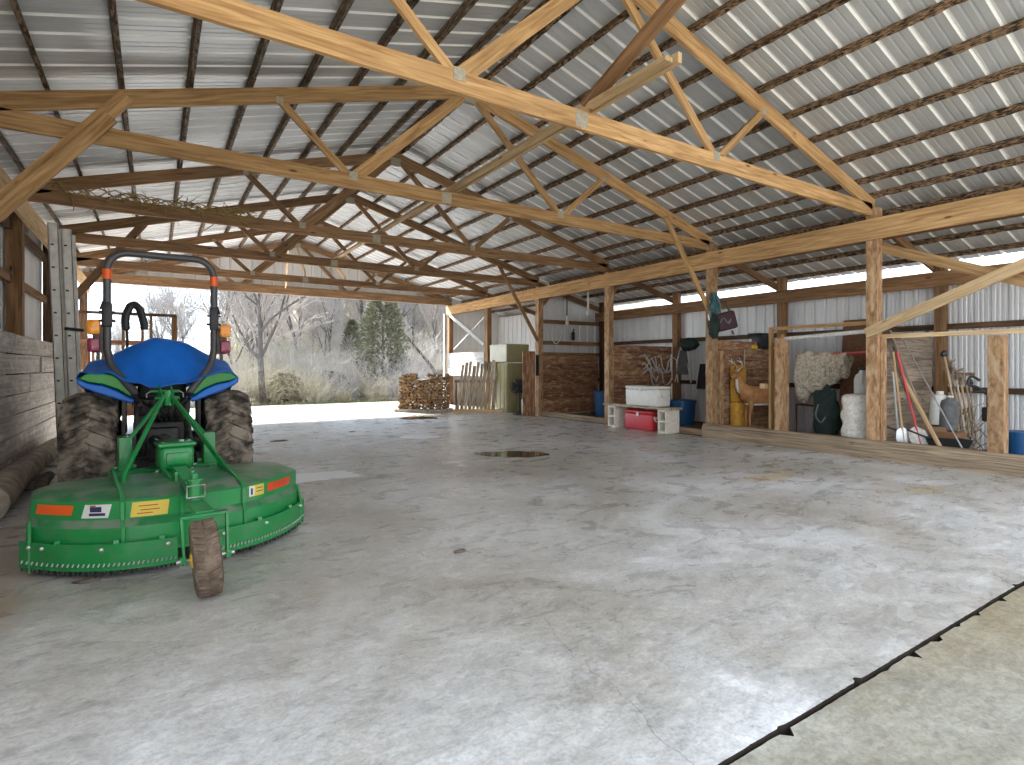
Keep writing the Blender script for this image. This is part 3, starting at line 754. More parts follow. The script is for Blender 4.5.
sub(obj('tarpaulin',tarp(),M['tarp'],tr,ang=60),1)
# roll bar
def arc_corner(c,r,a0,a1,n=7): return [(c[0]+r*cos(a0+(a1-a0)*i/n),c[1]+r*sin(a0+(a1-a0)*i/n)) for i in range(n+1)]
w2=.47; zt=2.55; rr=.18; yb=-.28
pts=[(-.235,1.12),(-.24,1.15),(-.275,1.20),(-.40,1.36),(-.445,1.45),(-w2,1.58),(-w2,2.1)]+arc_corner((-w2+rr,zt-rr),rr,pi,pi/2)
pts=pts+[(-x,z) for x,z in reversed(pts)]
mb=MB(); mb.tube([(x,yb-.20*max(0,min(1,(1.5-z)/.4)),z) for x,z in pts],.035,12); obj('roll_bar',mb,M['rollbar'],tr)
for s in (-1,1):
    mb=MB(); mb.tube([(s*w2,yb,2.275),(s*w2,yb,2.375)],.039,14); obj('reflective_band',mb,M['orange'],tr,label='orange reflective band on the roll bar')
    mb=MB(); mb.rbox((s*w2,yb,1.92),(.085,.09,.25),.015); mb.tube([(s*(w2-.07),yb,1.86),(s*(w2+.07),yb,1.86)],.013,8); mb.tube([(s*(w2-.065),yb,1.95),(s*(w2+.065),yb,1.95)],.011,8)
    mb.tube([(s*(w2+.03),yb-.02,2.05),(s*(w2+.05),yb-.05,1.97)],.011,6); obj('hinge',mb,M['black'],tr)
    mb=MB(); mb.box((s*(w2+.06),yb,1.68),(.11,.03,.28)); mb.box((s*(w2+.07),yb-.02,1.62),(.03,.05,.30)); lb=obj('light_bracket',mb,M['blacksteel'],tr)
    mb=MB(); mb.rbox((s*(w2+.105),yb-.04,1.79),(.11,.09,.145),.025); obj('amber_lamp',mb,M['amber'],lb,label='amber indicator lamp')
    mb=MB(); mb.rbox((s*(w2+.105),yb-.04,1.615),(.10,.09,.14),.02); obj('red_lamp',mb,M['redlens'],lb,label='dark red tail lamp')
# looped hose standing up behind the cover
pp=[(-.33,.62,1.35),(-.335,.62,1.75),(-.35,.62,1.86),(-.35,.62,1.98),(-.295,.62,2.11),(-.225,.62,2.08),(-.185,.62,1.95),(-.17,.62,1.83)]
def smooth(p,n=5):
    p=[V(q) for q in p]; out=[]
    for i in range(len(p)-1):
        a=p[max(0,i-1)];b=p[i];c=p[i+1];d=p[min(len(p)-1,i+2)]
        for k in range(n):
            t=k/n; out.append(.5*((2*b)+(c-a)*t+(2*a-5*b+4*c-d)*t*t+(3*b-a-3*c+d)*t**3))
    return out+[p[-1]]
sp_=smooth(pp); mb=MB(); mb.tube(sp_,[.014 if i<8 else .042 for i in range(len(sp_))],10); obj('looped_hose',mb,M['black'],tr)
# hitch, lift arms, drawbar and clutter between the wheels
mb=MB()
for s in (-1,1):
    mb.tube([(s*.20,-.10,.52),(s*.26,-.35,.50),(s*.30,-.86,.52)],.025,8)
    mb.tube([(s*.26,-.55,.51),(s*.23,-.42,.80),(s*.20,-.30,1.04)],.018,8)
    mb.tube([(s*.10,-.15,.98),(s*.21,-.34,1.06)],.024,8)
    mb.tube([(s*.13,-.3,.48),(s*.29,-.8,.52)],.012,6)
obj('lift_arm',mb,M['blacksteel'],tr)
mb=MB(); mb.beam((0,-.1,.34),(0,-.62,.34),.07,.03); obj('drawbar',mb,M['grease'],tr)
mb=MB(); mb.rbox((0,-.20,.98),(.5,.12,.18),.03)
for k in range(6): mb.tube([(-.2+.08*k,-.28,1.0),(-.2+.08*k,-.38,1.02+.02*(k%3))],.02,8)
obj('hydraulic_block',mb,M['grease'],tr)
mb=MB()
for k in range(5):
    x=-.22+.1*k; mb.tube(smooth([(x,-.36,1.02),(x+.02,-.42,1.06),(x*.6,-.42,.96),(x*.5+.05,-.3,.84)],4),.011,6)
obj('hose',mb,M['black'],tr)
mb=MB(); mb.tube([(0,-.30,.98),(0.0,-.72,1.10)],.02,10); mb.tube([(0,-.40,1.01),(0,-.60,1.06)],.03,10); obj('top_link',mb,M['blacksteel'],tr)

# ---- rotary cutter
GX,GY=.124,5.412
cu=thing('rotary_cutter','green rear rotary cutter with a domed deck standing behind the tractor','mower',(GX,GY,0),rz=.1245)
HWc=.94
def rear(x,ins=0):
    a=min(1,abs(x)/HWc); return -.95+ins+.56*a**2.6
def outline(ins,front,n=36,hw=None):
    hw=hw or (HWc-ins*.45); p=[]
    for i in range(n+1):
        x=-hw+2*hw*i/n; p.append((x,rear(x,ins)))
    r=.16
    p+= [(hw,front-r),(hw-r*.3,front-r*.3),(hw-r,front)]+[(-hw+r,front),(-hw+r*.3,front-r*.3),(-hw,front-r)]
    return p
o1=outline(.13,.17); o2=outline(.085,.19); o3=outline(.075,.20); oc=outline(.30,.09)
def Z(o,z): return [V((x,y,z)) for x,y in o]
mb=MB(); mb.rings([Z(outline(.48,.0),.535),Z(oc,.53),Z(o1,.495)],caps=True); mb.f.pop(); mb.uv.pop()
obj('deck_top',mb,M['green_dusty'],cu,ang=25)
mb=MB(); mb.rings([Z(o1,.495),Z(outline(.118,.175),.485),Z(outline(.118,.175),.37)],caps=False); obj('deck_band',mb,M['green'],cu,ang=25)
mb=MB(); mb.rings([Z(outline(.118,.175),.37),Z(outline(.065,.205),.325)],caps=False); obj('deck_ledge',mb,M['green_dusty'],cu,ang=25)
mb=MB(); mb.rings([Z(outline(.065,.205),.325),Z(outline(.06,.21),.14),Z(outline(.075,.20),.14),Z(outline(.085,.195),.32)],caps=False); obj('deck_wall',mb,M['green'],cu,ang=25)
# rear guard skirt on brackets, with a row of chain links below
def skirt(x0,x1,z0,z1,th=.012,n=30,ins=0):
    mb=MB(); rg=[]
    for i in range(n+1):
        x=x0+(x1-x0)*i/n
        dx=.01; tn=V((dx*2,rear(x+dx)-rear(x-dx),0)).normalized(); nn=V((-tn.y,tn.x,0))
        p=V((x,rear(x)+ins,0))
        rg.append([p+V((0,0,z0)),p+nn*th+V((0,0,z0)),p+nn*th+V((0,0,z1)),p+V((0,0,z1))])
    mb.rings(rg); return mb
for a,b in ((-.945,-.11),(.05,.945)):
    g=obj('rear_guard',skirt(a,b,.06,.235),M['green'],cu,ang=30)
    mb=MB(); n=int((b-a)/.026)
    for i in range(n):
        x=a+.015+(b-a-.03)*i/(n-1); y=rear(x)
        mb.box((x,y-.004,.10),(.008,.016,.02),rot=Matrix.Rotation(.4,3,'Y'))
    obj('chain_hook',mb,M['steel'],g)['kind']='stuff'
    mb=MB()
    for i in range(n):
        x=a+.015+(b-a-.03)*i/(n-1); y=rear(x)+.004
        q=.012*sin(i*2.1)
        mb.box((x,y+.012,.070),(.014,.012,.026)); mb.box((x+q*.3,y+.012,.048),(.011,.016,.026))
    obj('chain',mb,M['black'],g)['kind']='stuff'
    for q in (.06,.14,.5,.93):
        mb=MB()
        x=a+(b-a)*q; MY=Matrix.Translation((x,rear(x)-.004,.20))@Matrix.Rotation(pi/2,4,'X'); mb.lathe([(.013,-.004),(.013,.008),(.006,.012)],8,MY); obj('bolt',mb,M['steel'],g)
mb=MB()
for x in (-.75,-.45,-.2,.45,.75): 
    mb.beam((x,rear(x)+.01,.24),(x*.97,rear(x)+.085,.22),.03,.03)
obj('guard_bracket',mb,M['green'],cu)
# side runners
for s in (-1,1):
    mb=MB(); mb.prism([(rear(.9)-.02,.03),(.16,.03),(.22,.09),(.22,.36),(rear(.9)+.06,.36),(rear(.9)-.02,.25)],-.008,.008,Matrix.Translation((s*(HWc-.05),0,0))@Matrix(((0,0,1,0),(1,0,0,0),(0,1,0,0),(0,0,0,1)))); obj('skid_plate',mb,M['green'],cu)
# stiffener ribs wrapping the deck edge
def rib(x,h0=.03):
    mb=MB(); y0=rear(x,.13); p=[(.0,.53),(.0,.53+h0+.05),(y0+.02,.495+h0),(y0-.03,.485),(y0-.035,.37),(y0-.08,.32),(y0-.085,.17),(y0-.05,.17),(y0-.0,.36),(y0,.48)]
    mb.prism(p,-.010,.010,Matrix.Translation((x,0,0))@Matrix(((0,0,1,0),(1,0,0,0),(0,1,0,0),(0,0,0,1)))); return mb
for x in (-.41,.345): obj('deck_rib',rib(x),M['green'],cu)
obj('deck_rib',rib(-.07,.005),M['green'],cu)
# gearbox
gb=MB(); gb.rbox((0.0,-.02,.655),(.25,.28,.20),.045,3); gb.rbox((0,-.02,.762),(.27,.30,.03),.01); gb.lathe([(.15,.50),(.15,.53),(.10,.55),(.09,.60)],20,Matrix.Translation((0,-.02,0)))
gb.rbox((0,-.17,.65),(.16,.03,.10),.01)
gbo=obj('gearbox',gb,M['green'],cu,(.02,.06,0))
mb=MB()
for k in range(8):
    a=2*pi*k/8; mb.lathe([(.014,.53),(.014,.548),(.006,.552)],6,Matrix.Translation((.125*cos(a),-.02+.125*sin(a),0)))
mb.tube([(.05,-.02,.77),(.05,-.02,.79)],.02,8); mb.tube([(-.09,-.05,.77),(-.09,-.05,.78)],.014,6); obj('bolt',mb,M['steel'],gbo)
mb=MB(); mb.tube([(0,.13,.65),(0,1.2,.66)],.055,14); mb.tube([(0,.13,.65),(0,.30,.65)],.085,14); obj('drive_shaft',mb,M['black'],cu,(.03,.06,0))
# hitch frame: uprights, front tubes, rear braces, apex plates
for s in (-1,1):
    mb=MB(); mb.rbox((s*.325,.45,.58),(.10,.14,.42),.01); mb.box((s*.325,.34,.44),(.06,.36,.12)); mb.tube([(s*.24,.47,.52),(s*.40,.47,.52)],.022,10); obj('hitch_upright',mb,M['green'],cu,(.045,.10,0))
    mb=MB(); mb.tube([(.045+s*.30,.53,.76),(.075+s*.03,.80,1.12)],.018,8); obj('front_brace',mb,M['green'],cu)
mb=MB(); mb.tube([(-.36,-.28,.50),(-.355,-.22,.57),(.04,.76,1.13)],.019,10); obj('rear_brace',mb,M['green'],cu)
mb=MB(); mb.beam((.36,-.26,.53),(.10,.76,1.13),.016,.042); obj('rear_brace',mb,M['green'],cu)
mb=MB(); mb.beam((-.45,.36,.44),(.45,.36,.44),.12,.14,up=(0,0,1)); obj('front_crossbar',mb,M['green'],cu,(.045,.10,0))
mb=MB()
for s in (-1,1): mb.beam((s*.045,.72,1.10),(s*.05,.92,1.20),.012,.12); 
mb.tube([(-.10,.76,1.13),(.10,.76,1.13)],.016,8); mb.tube([(-.12,.88,1.19),(.12,.88,1.19)],.014,8); mb.tube([(0,.72,1.06),(0,.74,1.2)],.03,8); obj('hitch_head',mb,M['green'],cu,(.072,.03,-.025))
mb=MB()
for s in (-1,1):
    mb=MB(); mb.tube([(s*.12,.88,1.19),(s*.15,.88,1.17),(s*.15,.87,1.13)],.007,6); obj('linch_pin',mb,M['steel'],cu,(.072,.03,-.025))
# tail wheel on its arm and fork
WX,WY,WR=-.045,-1.50,.225
mb=MB(); mb.beam((.02,-.20,.575),(-.01,-.95,.55),.09,.05); mb.beam((-.05,-.20,.51),(-.05,-.50,.565),.02,.08); mb.beam((.07,-.20,.51),(.06,-.50,.565),.02,.08); mb.beam((-.01,-.95,.46),(WX+.01,-1.42,.478),.10,.03)
obj('tail_arm',mb,M['green'],cu)
mb=MB(); mb.tube([(-.01,-.95,.46),(-.01,-.95,.62)],.045,14); mb.tube([(-.01,-.95,.44),(-.01,-.95,.66)],.025,10); mb.lathe([(.06,.61),(.06,.625)],16,Matrix.Translation((-.01,-.95,0))); obj('pivot_tube',mb,M['green'],cu)
mb=MB(); mb.tube([(-.065,-1.0,.50),(.045,-1.0,.50),(.045,-1.0,.58),(-.065,-1.0,.58),(-.065,-1.0,.50)],.006,6); obj('clevis',mb,M['steel'],cu)
mb=MB()
mb.beam((WX-.135,-1.44,.478),(WX+.135,-1.44,.478),.06,.014)
for s in (-1,1): mb.beam((WX+s*.128,-1.44,.48),(WX+s*.118,WY-.01,.20),.012,.04,up=(0,1,0)); mb.lathe([(.028,-.01),(.028,.02)],10,Matrix.Translation((WX+s*.12,WY,WR))@Matrix.Rotation(s*pi/2,4,'Y'))
obj('fork',mb,M['green'],cu)
mb=MB(); mb.tube([(WX-.16,WY,WR),(WX+.16,WY,WR)],.013,8); obj('axle_bolt',mb,M['steel'],cu)
mb=MB(); h=.077; MX=Matrix.Rotation(pi/2,4,'Y')
mb.lathe([(.11,-h*.7),(.13,-h*.95),(.18,-h),(.212,-h*.88),(.222,-h*.45),(.224,0),(.222,h*.45),(.212,h*.88),(.18,h),(.13,h*.95),(.11,h*.7)],48,MX,caps=False)
for i in range(34):
    a=2*pi*i/34
    for s in (-1,1): 
        aa=a+(.09 if s>0 else 0)
        mb.box((s*h*.45,0,0),(h*.8,.018,.012),Matrix.Rotation(aa,4,'X')@Matrix.Translation((0,0,.223))@Matrix.Rotation(s*.35,4,'Z'))
tw=obj('tail_wheel',mb,M['tailtyre'],cu,(WX,WY,WR)); tw.rotation_euler=(0,R(-5),R(-7))
mb=MB()
for s in (-1,1): mb.lathe([(.115,.0),(.115,.05),(.095,.035),(.05,.055),(.04,.07),(.0,.07)],24,Matrix.Rotation(s*pi/2,4,'Y')@Matrix.Translation((0,0,.015)))
obj('rim',mb,M['yellow'],tw,label='yellow tail wheel rim')
# decals on the rear band and deck slope
def band_patch(x0,x1,z0,z1,ins,mat,name,label,out=.003,n=8,slant=0,parent=None):
    parent=parent or cu
    mb=MB(); rg=[]
    for i in range(n+1):
        x=x0+(x1-x0)*i/n
        rg.append([V((x,rear(x,ins)-out,z0)),V((x,rear(x,ins)+.004,z0)),V((x+slant,rear(x+slant,ins)+.004,z1)),V((x+slant,rear(x+slant,ins)-out,z1))])
    mb.rings(rg); return obj(name,mb,mat,parent,label=label)
band_patch(-.86,-.675,.405,.470,.118,M['orange'],'reflector','orange red reflector strip',slant=.012)
d1=band_patch(-.625,-.485,.385,.475,.118,M['decal_white'],'decal','white sticker with dark print',slant=.02)
band_patch(-.58,-.52,.425,.460,.118,M['decal_ink'],'decal_print','dark printed figure',out=.005,parent=d1)
band_patch(-.585,-.50,.400,.418,.118,M['decal_ink'],'decal_print','dark printed line',out=.005,parent=d1)
band_patch(-.58,-.55,.462,.471,.118,M['decal_red'],'decal_print','red printed mark',out=.005,parent=d1)
d4=band_patch(-.367,-.155,.378,.478,.118,M['decal_yellow'],'decal','yellow warning label with faint red lines',out=.006,slant=.012)
for a,b,z in ((-.32,-.21,.448),(-.31,-.20,.420),(-.33,-.24,.398)): band_patch(a,b,z,z+.006,.118,M['decal_red'],'decal_print','faint red printed line',out=.008,parent=d4)
d2=band_patch(.39,.515,.40,.484,.118,M['decal_yellow'],'decal','yellow and white sticker')
band_patch(.39,.435,.405,.480,.118,M['decal_white'],'decal_print','white panel of the sticker',out=.005,parent=d2)
band_patch(.405,.42,.415,.465,.118,M['decal_ink'],'decal_print','small dark figure',out=.007,parent=d2)
for z in (.455,.43): band_patch(.45,.505,z,z+.006,.118,M['decal_ink'],'decal_print','thin printed line',out=.005,parent=d2)
for q in range(4): band_patch(.55+.062*q,.605+.062*q,.408,.472,.118,M['redtape'],'reflector','red reflector block of a row of four')

# ================================================================ ITEMS ALONG THE LEFT WALL
t=thing('ladder','tall dull aluminium extension ladder leaning upright beside the grey board wall','ladder',(-.97,9.62,0))
lean=-.035
for k,(dx,z0,z1) in enumerate(((-.07,0,3.34),(.07,.12,3.27))):
    for dy in (0,.40):
        mb=MB()
        n=12
        mb.beam((dx+lean*z0,dy,z0),(dx+lean*z1,dy,z1),.012,.112 if dy==0 else .09,up=(1,0,0))
        for e in (-1,1): mb.beam((dx+e*.052+lean*z0,dy+.012,z0),(dx+e*.052+lean*z1,dy+.012,z1),.036,.012,up=(1,0,0))
        obj('rail',mb,M['alu'],t)
    for r_ in range(10):
        z=.30+r_*.305
        if z>z1-.08: break
        mb=MB(); mb.tube([(dx+lean*z,.01,z),(dx+lean*z,.39,z)],.017,8); ru=obj('rung',mb,M['alu'],t)
        mb=MB(); mb.box((dx+lean*z-.014,-.008,z),(.034,.006,.022)); obj('rung_end',mb,M['black'],ru,label='dark rung socket')
mb=MB(); mb.tube([(-.06,-.02,1.92),(.15,-.02,1.90)],.022,8); obj('rope_tie',mb,M['black'],t)
def log_mesh(L,r,seed,n=14,bend=.06):
    mb=MB(); rg=[]; m=int(L/.18)+2
    for i in range(m+1):
        tt=i/m; c=V((bend*sin(tt*3+seed),L*tt,r+.0)); ring=[]
        for k in range(n):
            a=2*pi*k/n; e=1+.13*noise.noise(V((cos(a)*1.5,sin(a)*1.5,tt*L*2+seed)))+.05*noise.noise(V((cos(a)*5,sin(a)*5,tt*L*5+seed)))
            ring.append(c+V((cos(a)*r*e*(1-.15*tt),0,sin(a)*r*e*(1-.15*tt))))
        rg.append(ring)
    mb.rings(rg)
    z=min(p.z for p in mb.v)
    for p in mb.v: p.z-=z
    return mb
single('log',log_mesh(4.6,.155,3),M['log'],'long old log lying on the floor against the left board wall','log',(-1.27,6.75,0))
mb=log_mesh(1.9,.07,9,10); single('log',mb,M['bark'],'thin dark pole on the floor between the log and the tractor tyre','log',(-.93,6.9,0),rz=R(4))
mb=MB(); mb.beam((0,0,0),(.02,.0,1.5),.09,.04,up=(0,1,0)); single('leaning_board',mb,M['stall_grey'],'narrow dark board standing against the end of the left wall','board',(XL+.13,13.15,0))

# dried vine along the third truss
t=thing('dried_vine','tangle of dried yellowish vine along the left end of the third truss','vine',(XC,PY[2],3.92))
rv=random.Random(5)
mb=MB()
for k in range(95):
    u=rv.random(); x=-5.0+2.45*u**.8; z=rv.uniform(-.12,.10)*(1-.5*u); y=rv.choice((-1,1))*rv.uniform(.03,.10)
    p=[V((x,y,z))]
    d=V((rv.uniform(-1,1),rv.uniform(-.5,.5),rv.uniform(-.6,.7)))*.08
    for i in range(4): d+=V((rv.uniform(-1,1),rv.uniform(-.6,.6),rv.uniform(-1,.8)))*.035; p.append(p[-1]+d)
    mb.tube(p,[.010,.009,.007,.006,.003],4,caps=False)
for k in range(5):
    p=[]
    for i in range(26): p.append(V((-5.15+2.7*i/25,rv.uniform(-.07,.07)-.04,.02+.07*sin(i*.9+k*1.7)+rv.uniform(-.03,.03))))
    mb.tube(p,.009,5,caps=False)
o=obj('stem',mb,M['vine'],t,ang=0)
# floor things: puddles, and floor light painted as flat pale patches
def puddle(cx,cy,rx,ry,rot,mat,label,seed,z=.004):
    n=60; pts=[]
    for k in range(n):
        a=2*pi*k/n; e=1+.35*noise.noise(V((cos(a)*1.3,sin(a)*1.3,seed)))+.22*noise.noise(V((cos(a)*4,sin(a)*4,seed)))
        x=cos(a)*rx*e; y=sin(a)*ry*e; pts.append((x*cos(rot)-y*sin(rot),x*sin(rot)+y*cos(rot)))
    mb=MB(); mb.prism(pts,.0005,z); return single('puddle',mb,mat,label,'puddle',(cx,cy,0))  # with light_patch this is painted floor light, not a puddle
p=at(512,454,Z=0); puddle(p.x,p.y,.62,.30,-TH,M['water'],'dark muddy puddle in the middle of the floor before the posts',3)
p=at(418,418,Z=0); puddle(p.x,p.y,.55,.42,-TH,M['water'],'dark puddle in front of the stacked firewood',8)
p=at(420,437,Z=0); puddle(p.x,p.y,.40,.28,-TH,M['light_patch'],'pale patch of painted light between the firewood and the tractor',12,.003)
p=at(310,477,Z=0); puddle(p.x,p.y,.62,.30,-.2,M['light_patch'],'white patch of painted sunlight at the right end of the green cutter',17,.003)
rg=random.Random(9)
for k,(x,y,s) in enumerate(((460,552,.035),(86,582,.05),(280,441,.10),(352,432,.05))):
    p=at(x,y,Z=0); mb=MB(); mb.blob((0,0,.008),s*1.6,s*.7,.012,.5,2,10,6,flat=-.008,seed=k)
    single('dirt_clod',mb,M['bark'],['small dark clod on the open floor','dark smear of dirt under the left end of the cutter','dark clump of dirt on the far floor right of the tractor','small clump of dirt on the far floor centre left'][k],'dirt',(p.x,p.y,0))
# ================================================================ STALLS ON THE RIGHT
# --- bench: a board on two cinder blocks, coolers
BX=9.22
def block_end(y,label):
    t=MB(); W=.40; D=.24; H=.49
    # solid ends along the bench, open cells towards the floor (-X)
    for y_ in (-D/2+.02,D/2-.02): t.box((0,y_,H/2),(W,.04,H))
    for z in (.02,H/2,H-.02): t.box((0,0,z),(W,D-.08,.04))
    t.box((W/2-.02,0,H/2),(.04,D-.08,H-.08))
    return single('cinder_block',t,M['block'],label,'block',(BX,y,0),'cinder blocks of the bench')
block_end(9.75,'cinder block under the left end of the bench beside the post')
block_end(8.2,'cinder block under the right end of the bench by the blue tub')
mb=MB(); mb.beam((0,8.0,.515),(0,10.05,.515),.40,.045); single('bench_board',mb,M['slab'],'weathered board laid on two cinder blocks as a bench','board',(BX,0,0))
def cooler(name,label,m,loc,L_,D_,H_,lid=.07,trim=None):
    t=thing(name,label,'cooler',loc)
    mb=MB(); mb.rbox((0,0,(H_-lid)/2),(D_,L_,H_-lid),.035,4,taper=.975); obj('body',mb,m,t)
    mb=MB(); mb.rbox((0,0,H_-lid/2),(D_+.012,L_+.012,lid),.033,4); obj('lid',mb,trim or m,t)
    mb=MB(); mb.rbox((-D_/2-.012,0,H_-lid-.01),(.02,.07,.08),.006); obj('latch',mb,M['white'],t)
    for s in (-1,1):
        mb=MB(); mb.tube(smooth([(-.11,s*(L_/2+.012),H_*.62),(-.09,s*(L_/2+.045),H_*.50),(.09,s*(L_/2+.045),H_*.50),(.11,s*(L_/2+.012),H_*.62)],4),.012,8); mb.rbox((0,s*(L_/2+.012),H_*.66),(.26,.02,.06),.006); obj('handle',mb,M['white'],t)
    return t
cooler('cooler','large white cooler sitting on the cinder block bench',M['white'],(BX+.02,8.82,.538),.98,.42,.44)
cooler('cooler','red cooler with white trim under the cinder block bench',M['red'],(BX+.02,8.95,.0),.86,.33,.43,trim=M['red'])
def tub(loc,r,h,label):
    t=thing('tub',label,'tub',loc); mb=MB()
    mb.lathe([(r*.86,0),(r,h),(r*.96,h),(r*.82,.02),(0,.02)],28); mb.lathe([(0,0),(r*.86,0)],28,caps=False); obj('body',mb,M['bluetub'],t)
    mb=MB(); mb.lathe([(r*.98,h-.05),(r*1.05,h-.045),(r*1.05,h),(r*.98,h+.005)],28,caps=False); obj('rim',mb,M['bluetub'],t)
    return t
tub((11.0,9.35,-.02),.33,.60,'round blue plastic tub behind the right end of the bench')
tub((11.0,12.2,-.02),.30,.72,'tall blue plastic drum in the far board stall by the post')
# tangle of bleached rods on the boards
t=thing('rod_tangle','tangle of pale grey bent rods hanging on the reddish boards above the white cooler','rods',(0,0,0))
rr_=random.Random(21)
for k in range(9):
    c=at(648+rr_.uniform(-2,24),rr_.uniform(362,384),Y=10.24); p=[]
    a=rr_.uniform(-.6,.6)
    for i in range(9):
        s_=i/8; p.append(V((c.x-.28+.55*s_+.04*sin(s_*7+k), 10.22-.07*((k*5)%7)/6-.03*sin(s_*5+k), c.z+.22*sin(s_*pi*1.5+a*3)+rr_.uniform(-.03,.03))))
    mb=MB(); mb.tube(smooth(p,3),.018,6); obj('rod',mb,M['mesh_grey'],t,ang=60)
t.location=(0,0,0)
mb=MB(); mb.beam((10.0,10.30,1.72),(10.0,10.30,1.1),.02,.03,up=(0,1,0)); 
# folded lawn chairs and a dark bag on the ribbed wall
def fold_chair(y,z,label,cl):
    t=thing('folding_chair',label,'chair',(XO-.16,y,z),group='folded chairs on the shed wall')
    for s in (-1,1):
        mb=MB(); mb.tube([(0,s*.22,0),(-.06,s*.20,.55),(-.02,s*.10,.95)],.016,8); obj('frame_tube',mb,M['alu'],t)
        mb=MB(); mb.tube([(-.06,s*.26,.02),(-.02,s*.06,.80)],.014,8); obj('leg',mb,M['alu'],t)
    mb=MB(); 
    pts=[V((-.05,-.20,.22)),V((-.07,.20,.22)),V((-.05,.11,.86)),V((-.04,-.11,.86))]
    mb.add(pts+[p+V((.015,0,0)) for p in pts],[(0,1,2,3),(7,6,5,4),(0,4,5,1),(1,5,6,2),(2,6,7,3),(3,7,4,0)]); obj('seat_sling',mb,cl,t)
    return t
fold_chair(9.95,.98,'folded pale grey lawn chair hanging on the ribbed wall, the left one',M['grey_cloth'])
fold_chair(9.30,.62,'folded dark grey lawn chair hanging on the ribbed wall, the right one',M['black'])
mb=MB(); mb.blob((0,0,0),.12,.30,.16,.35,2,16,10,seed=4); single('bag',mb,M['dark_green'],'dark bag hung at the top of the ribbed wall above the folded chairs','bag',(XO-.2,9.75,1.98))
mb=MB()
for k in range(4): mb.tube(smooth([(0,.1*k-.2,0),(-.03,.1*k-.18,-.35),(-.02,.1*k-.2,-.6-.1*(k%2))],4),.022,6)
mb.tube([(0,-.25,0),(0,.25,0)],.022,6)
single('hose_bundle',mb,M['black'],'black straps hanging low on the ribbed wall right of the blue tub','strap',(XO-.10,9.05,1.22))

# --- things hanging on the second post
t=thing('harness','teal and olive climbing harness straps hanging high on the second post','harness',(9.28,7.15,2.36))
rh=random.Random(2)
for k in range(14):
    x0=.26*(k/13)-.14; p=[(x0*.5,-.05,.50)]
    for i in range(1,6): p.append((x0+rh.uniform(-.05,.05),-.06-.05*rh.random(),.50-.14*i+rh.uniform(-.03,.03)))
    mb=MB(); mb.tube(smooth(p,3),.022,6); obj('strap',mb,M['teal'] if k%3!=1 else M['grey_cloth'],t,ang=60)
mb=MB()
for k in range(7): mb.tube(smooth([(rh.uniform(-.2,.15),-.07,.02+rh.uniform(-.08,.08)) for i in range(4)],4),.014,6)
obj('cord',mb,M['white'],t,ang=60)
mb=MB(); mb.blob((-.07,-.10,-.16),.11,.10,.24,.5,3,14,10,seed=9); obj('pouch',mb,M['dark_green'],t)
t=thing('bag','maroon square bag hanging tilted on the second post','bag',(9.47,7.0,2.10),rz=R(-32))
rot=Matrix.Rotation(R(-14),3,'Y')
mb=MB(); mb.rbox((0,0,.20),(.46,.14,.36),.05,3,rot=rot); obj('body',mb,M['maroon'],t)
mb=MB(); mb.rbox((0,-.075,.20),(.40,.02,.30),.01,2,rot=rot); obj('front_panel',mb,M['maroon'],t)
mb=MB(); mb.tube(smooth([(-.12,-.09,.16),(-.05,-.09,.26),(.03,-.09,.17),(.10,-.09,.25),(.05,-.09,.14)],5),.012,6); obj('emblem',mb,M['grey_cloth'],t,label='pale scribbled marking')
mb=MB(); mb.tube(smooth([(-.16,-.02,.38),(-.10,.0,.52),(-.04,.02,.60),(.04,0,.50),(.14,0,.34)],5),.018,6); mb.tube([(.14,-.02,.02),(.17,-.03,-.06)],.015,6); obj('strap',mb,M['black'],t)

# --- deer target with the yellow foam block behind
D0=V((10.38,6.78,0)); fw=V((-.842,.54,0)).normalized(); sd=V((-fw.y,fw.x,0))
def dl(a,b,z): return V((a*1.0,b,z))
t=thing('deer_decoy','tawny antlered deer decoy standing in the second stall behind a short post','deer',(D0.x+fw.x*.09,D0.y+fw.y*.09,-.02),rz=math.atan2(fw.y,fw.x)); t.scale=(.82,1,1)
sk=[(-.58,0,.86,.105,.13),(-.42,0,.87,.15,.17),(-.15,0,.84,.15,.19),(.12,0,.84,.15,.20),(.30,0,.90,.13,.18),(.40,.0,1.02,.085,.125),(.47,.01,1.16,.068,.095),(.52,.03,1.27,.065,.08),(.585,.07,1.275,.062,.066),(.65,.11,1.235,.042,.046),(.71,.145,1.205,.030,.032)]
mb=MB(); rg=[]
for i,(x,y,z,rx,rz_) in enumerate(sk):
    a=V(sk[max(0,i-1)][:3]); b=V(sk[min(len(sk)-1,i+1)][:3]); tn=(b-a).normalized()
    s_=V((0,0,1)).cross(tn).normalized(); u_=tn.cross(s_)
    rg.append([V((x,y,z))+s_*cos(2*pi*k/14)*rx+u_*sin(2*pi*k/14)*rz_ for k in range(14)])
rg.insert(0,[V((-.66,0,.86))+(p-V((-.58,0,.86)))*.35 for p in rg[0]]); rg.append([V((.735,.16,1.195))+(p-V(sk[-1][:3]))*.4 for p in rg[-1]])
mb.rings(rg)
def leg(px,s,hind):
    if hind: J=[(px,s*.09,.86,.12),(px+.06,s*.10,.66,.075),(px-.10,s*.095,.42,.034),(px-.07,s*.09,.22,.024),(px-.05,s*.09,.06,.025),(px-.03,s*.09,.0,.032)]
    else: J=[(px,s*.09,.84,.10),(px-.03,s*.10,.64,.055),(px+.01,s*.095,.40,.034),(px,s*.09,.20,.022),(px+.01,s*.09,.06,.024),(px+.03,s*.09,.0,.031)]
    mb.tube([j[:3] for j in J],[j[3] for j in J],10)
for s in (-1,1): leg(.24,s,False); leg(-.50,s,True)
o=obj('body',mb,M['fur'],t,ang=60)
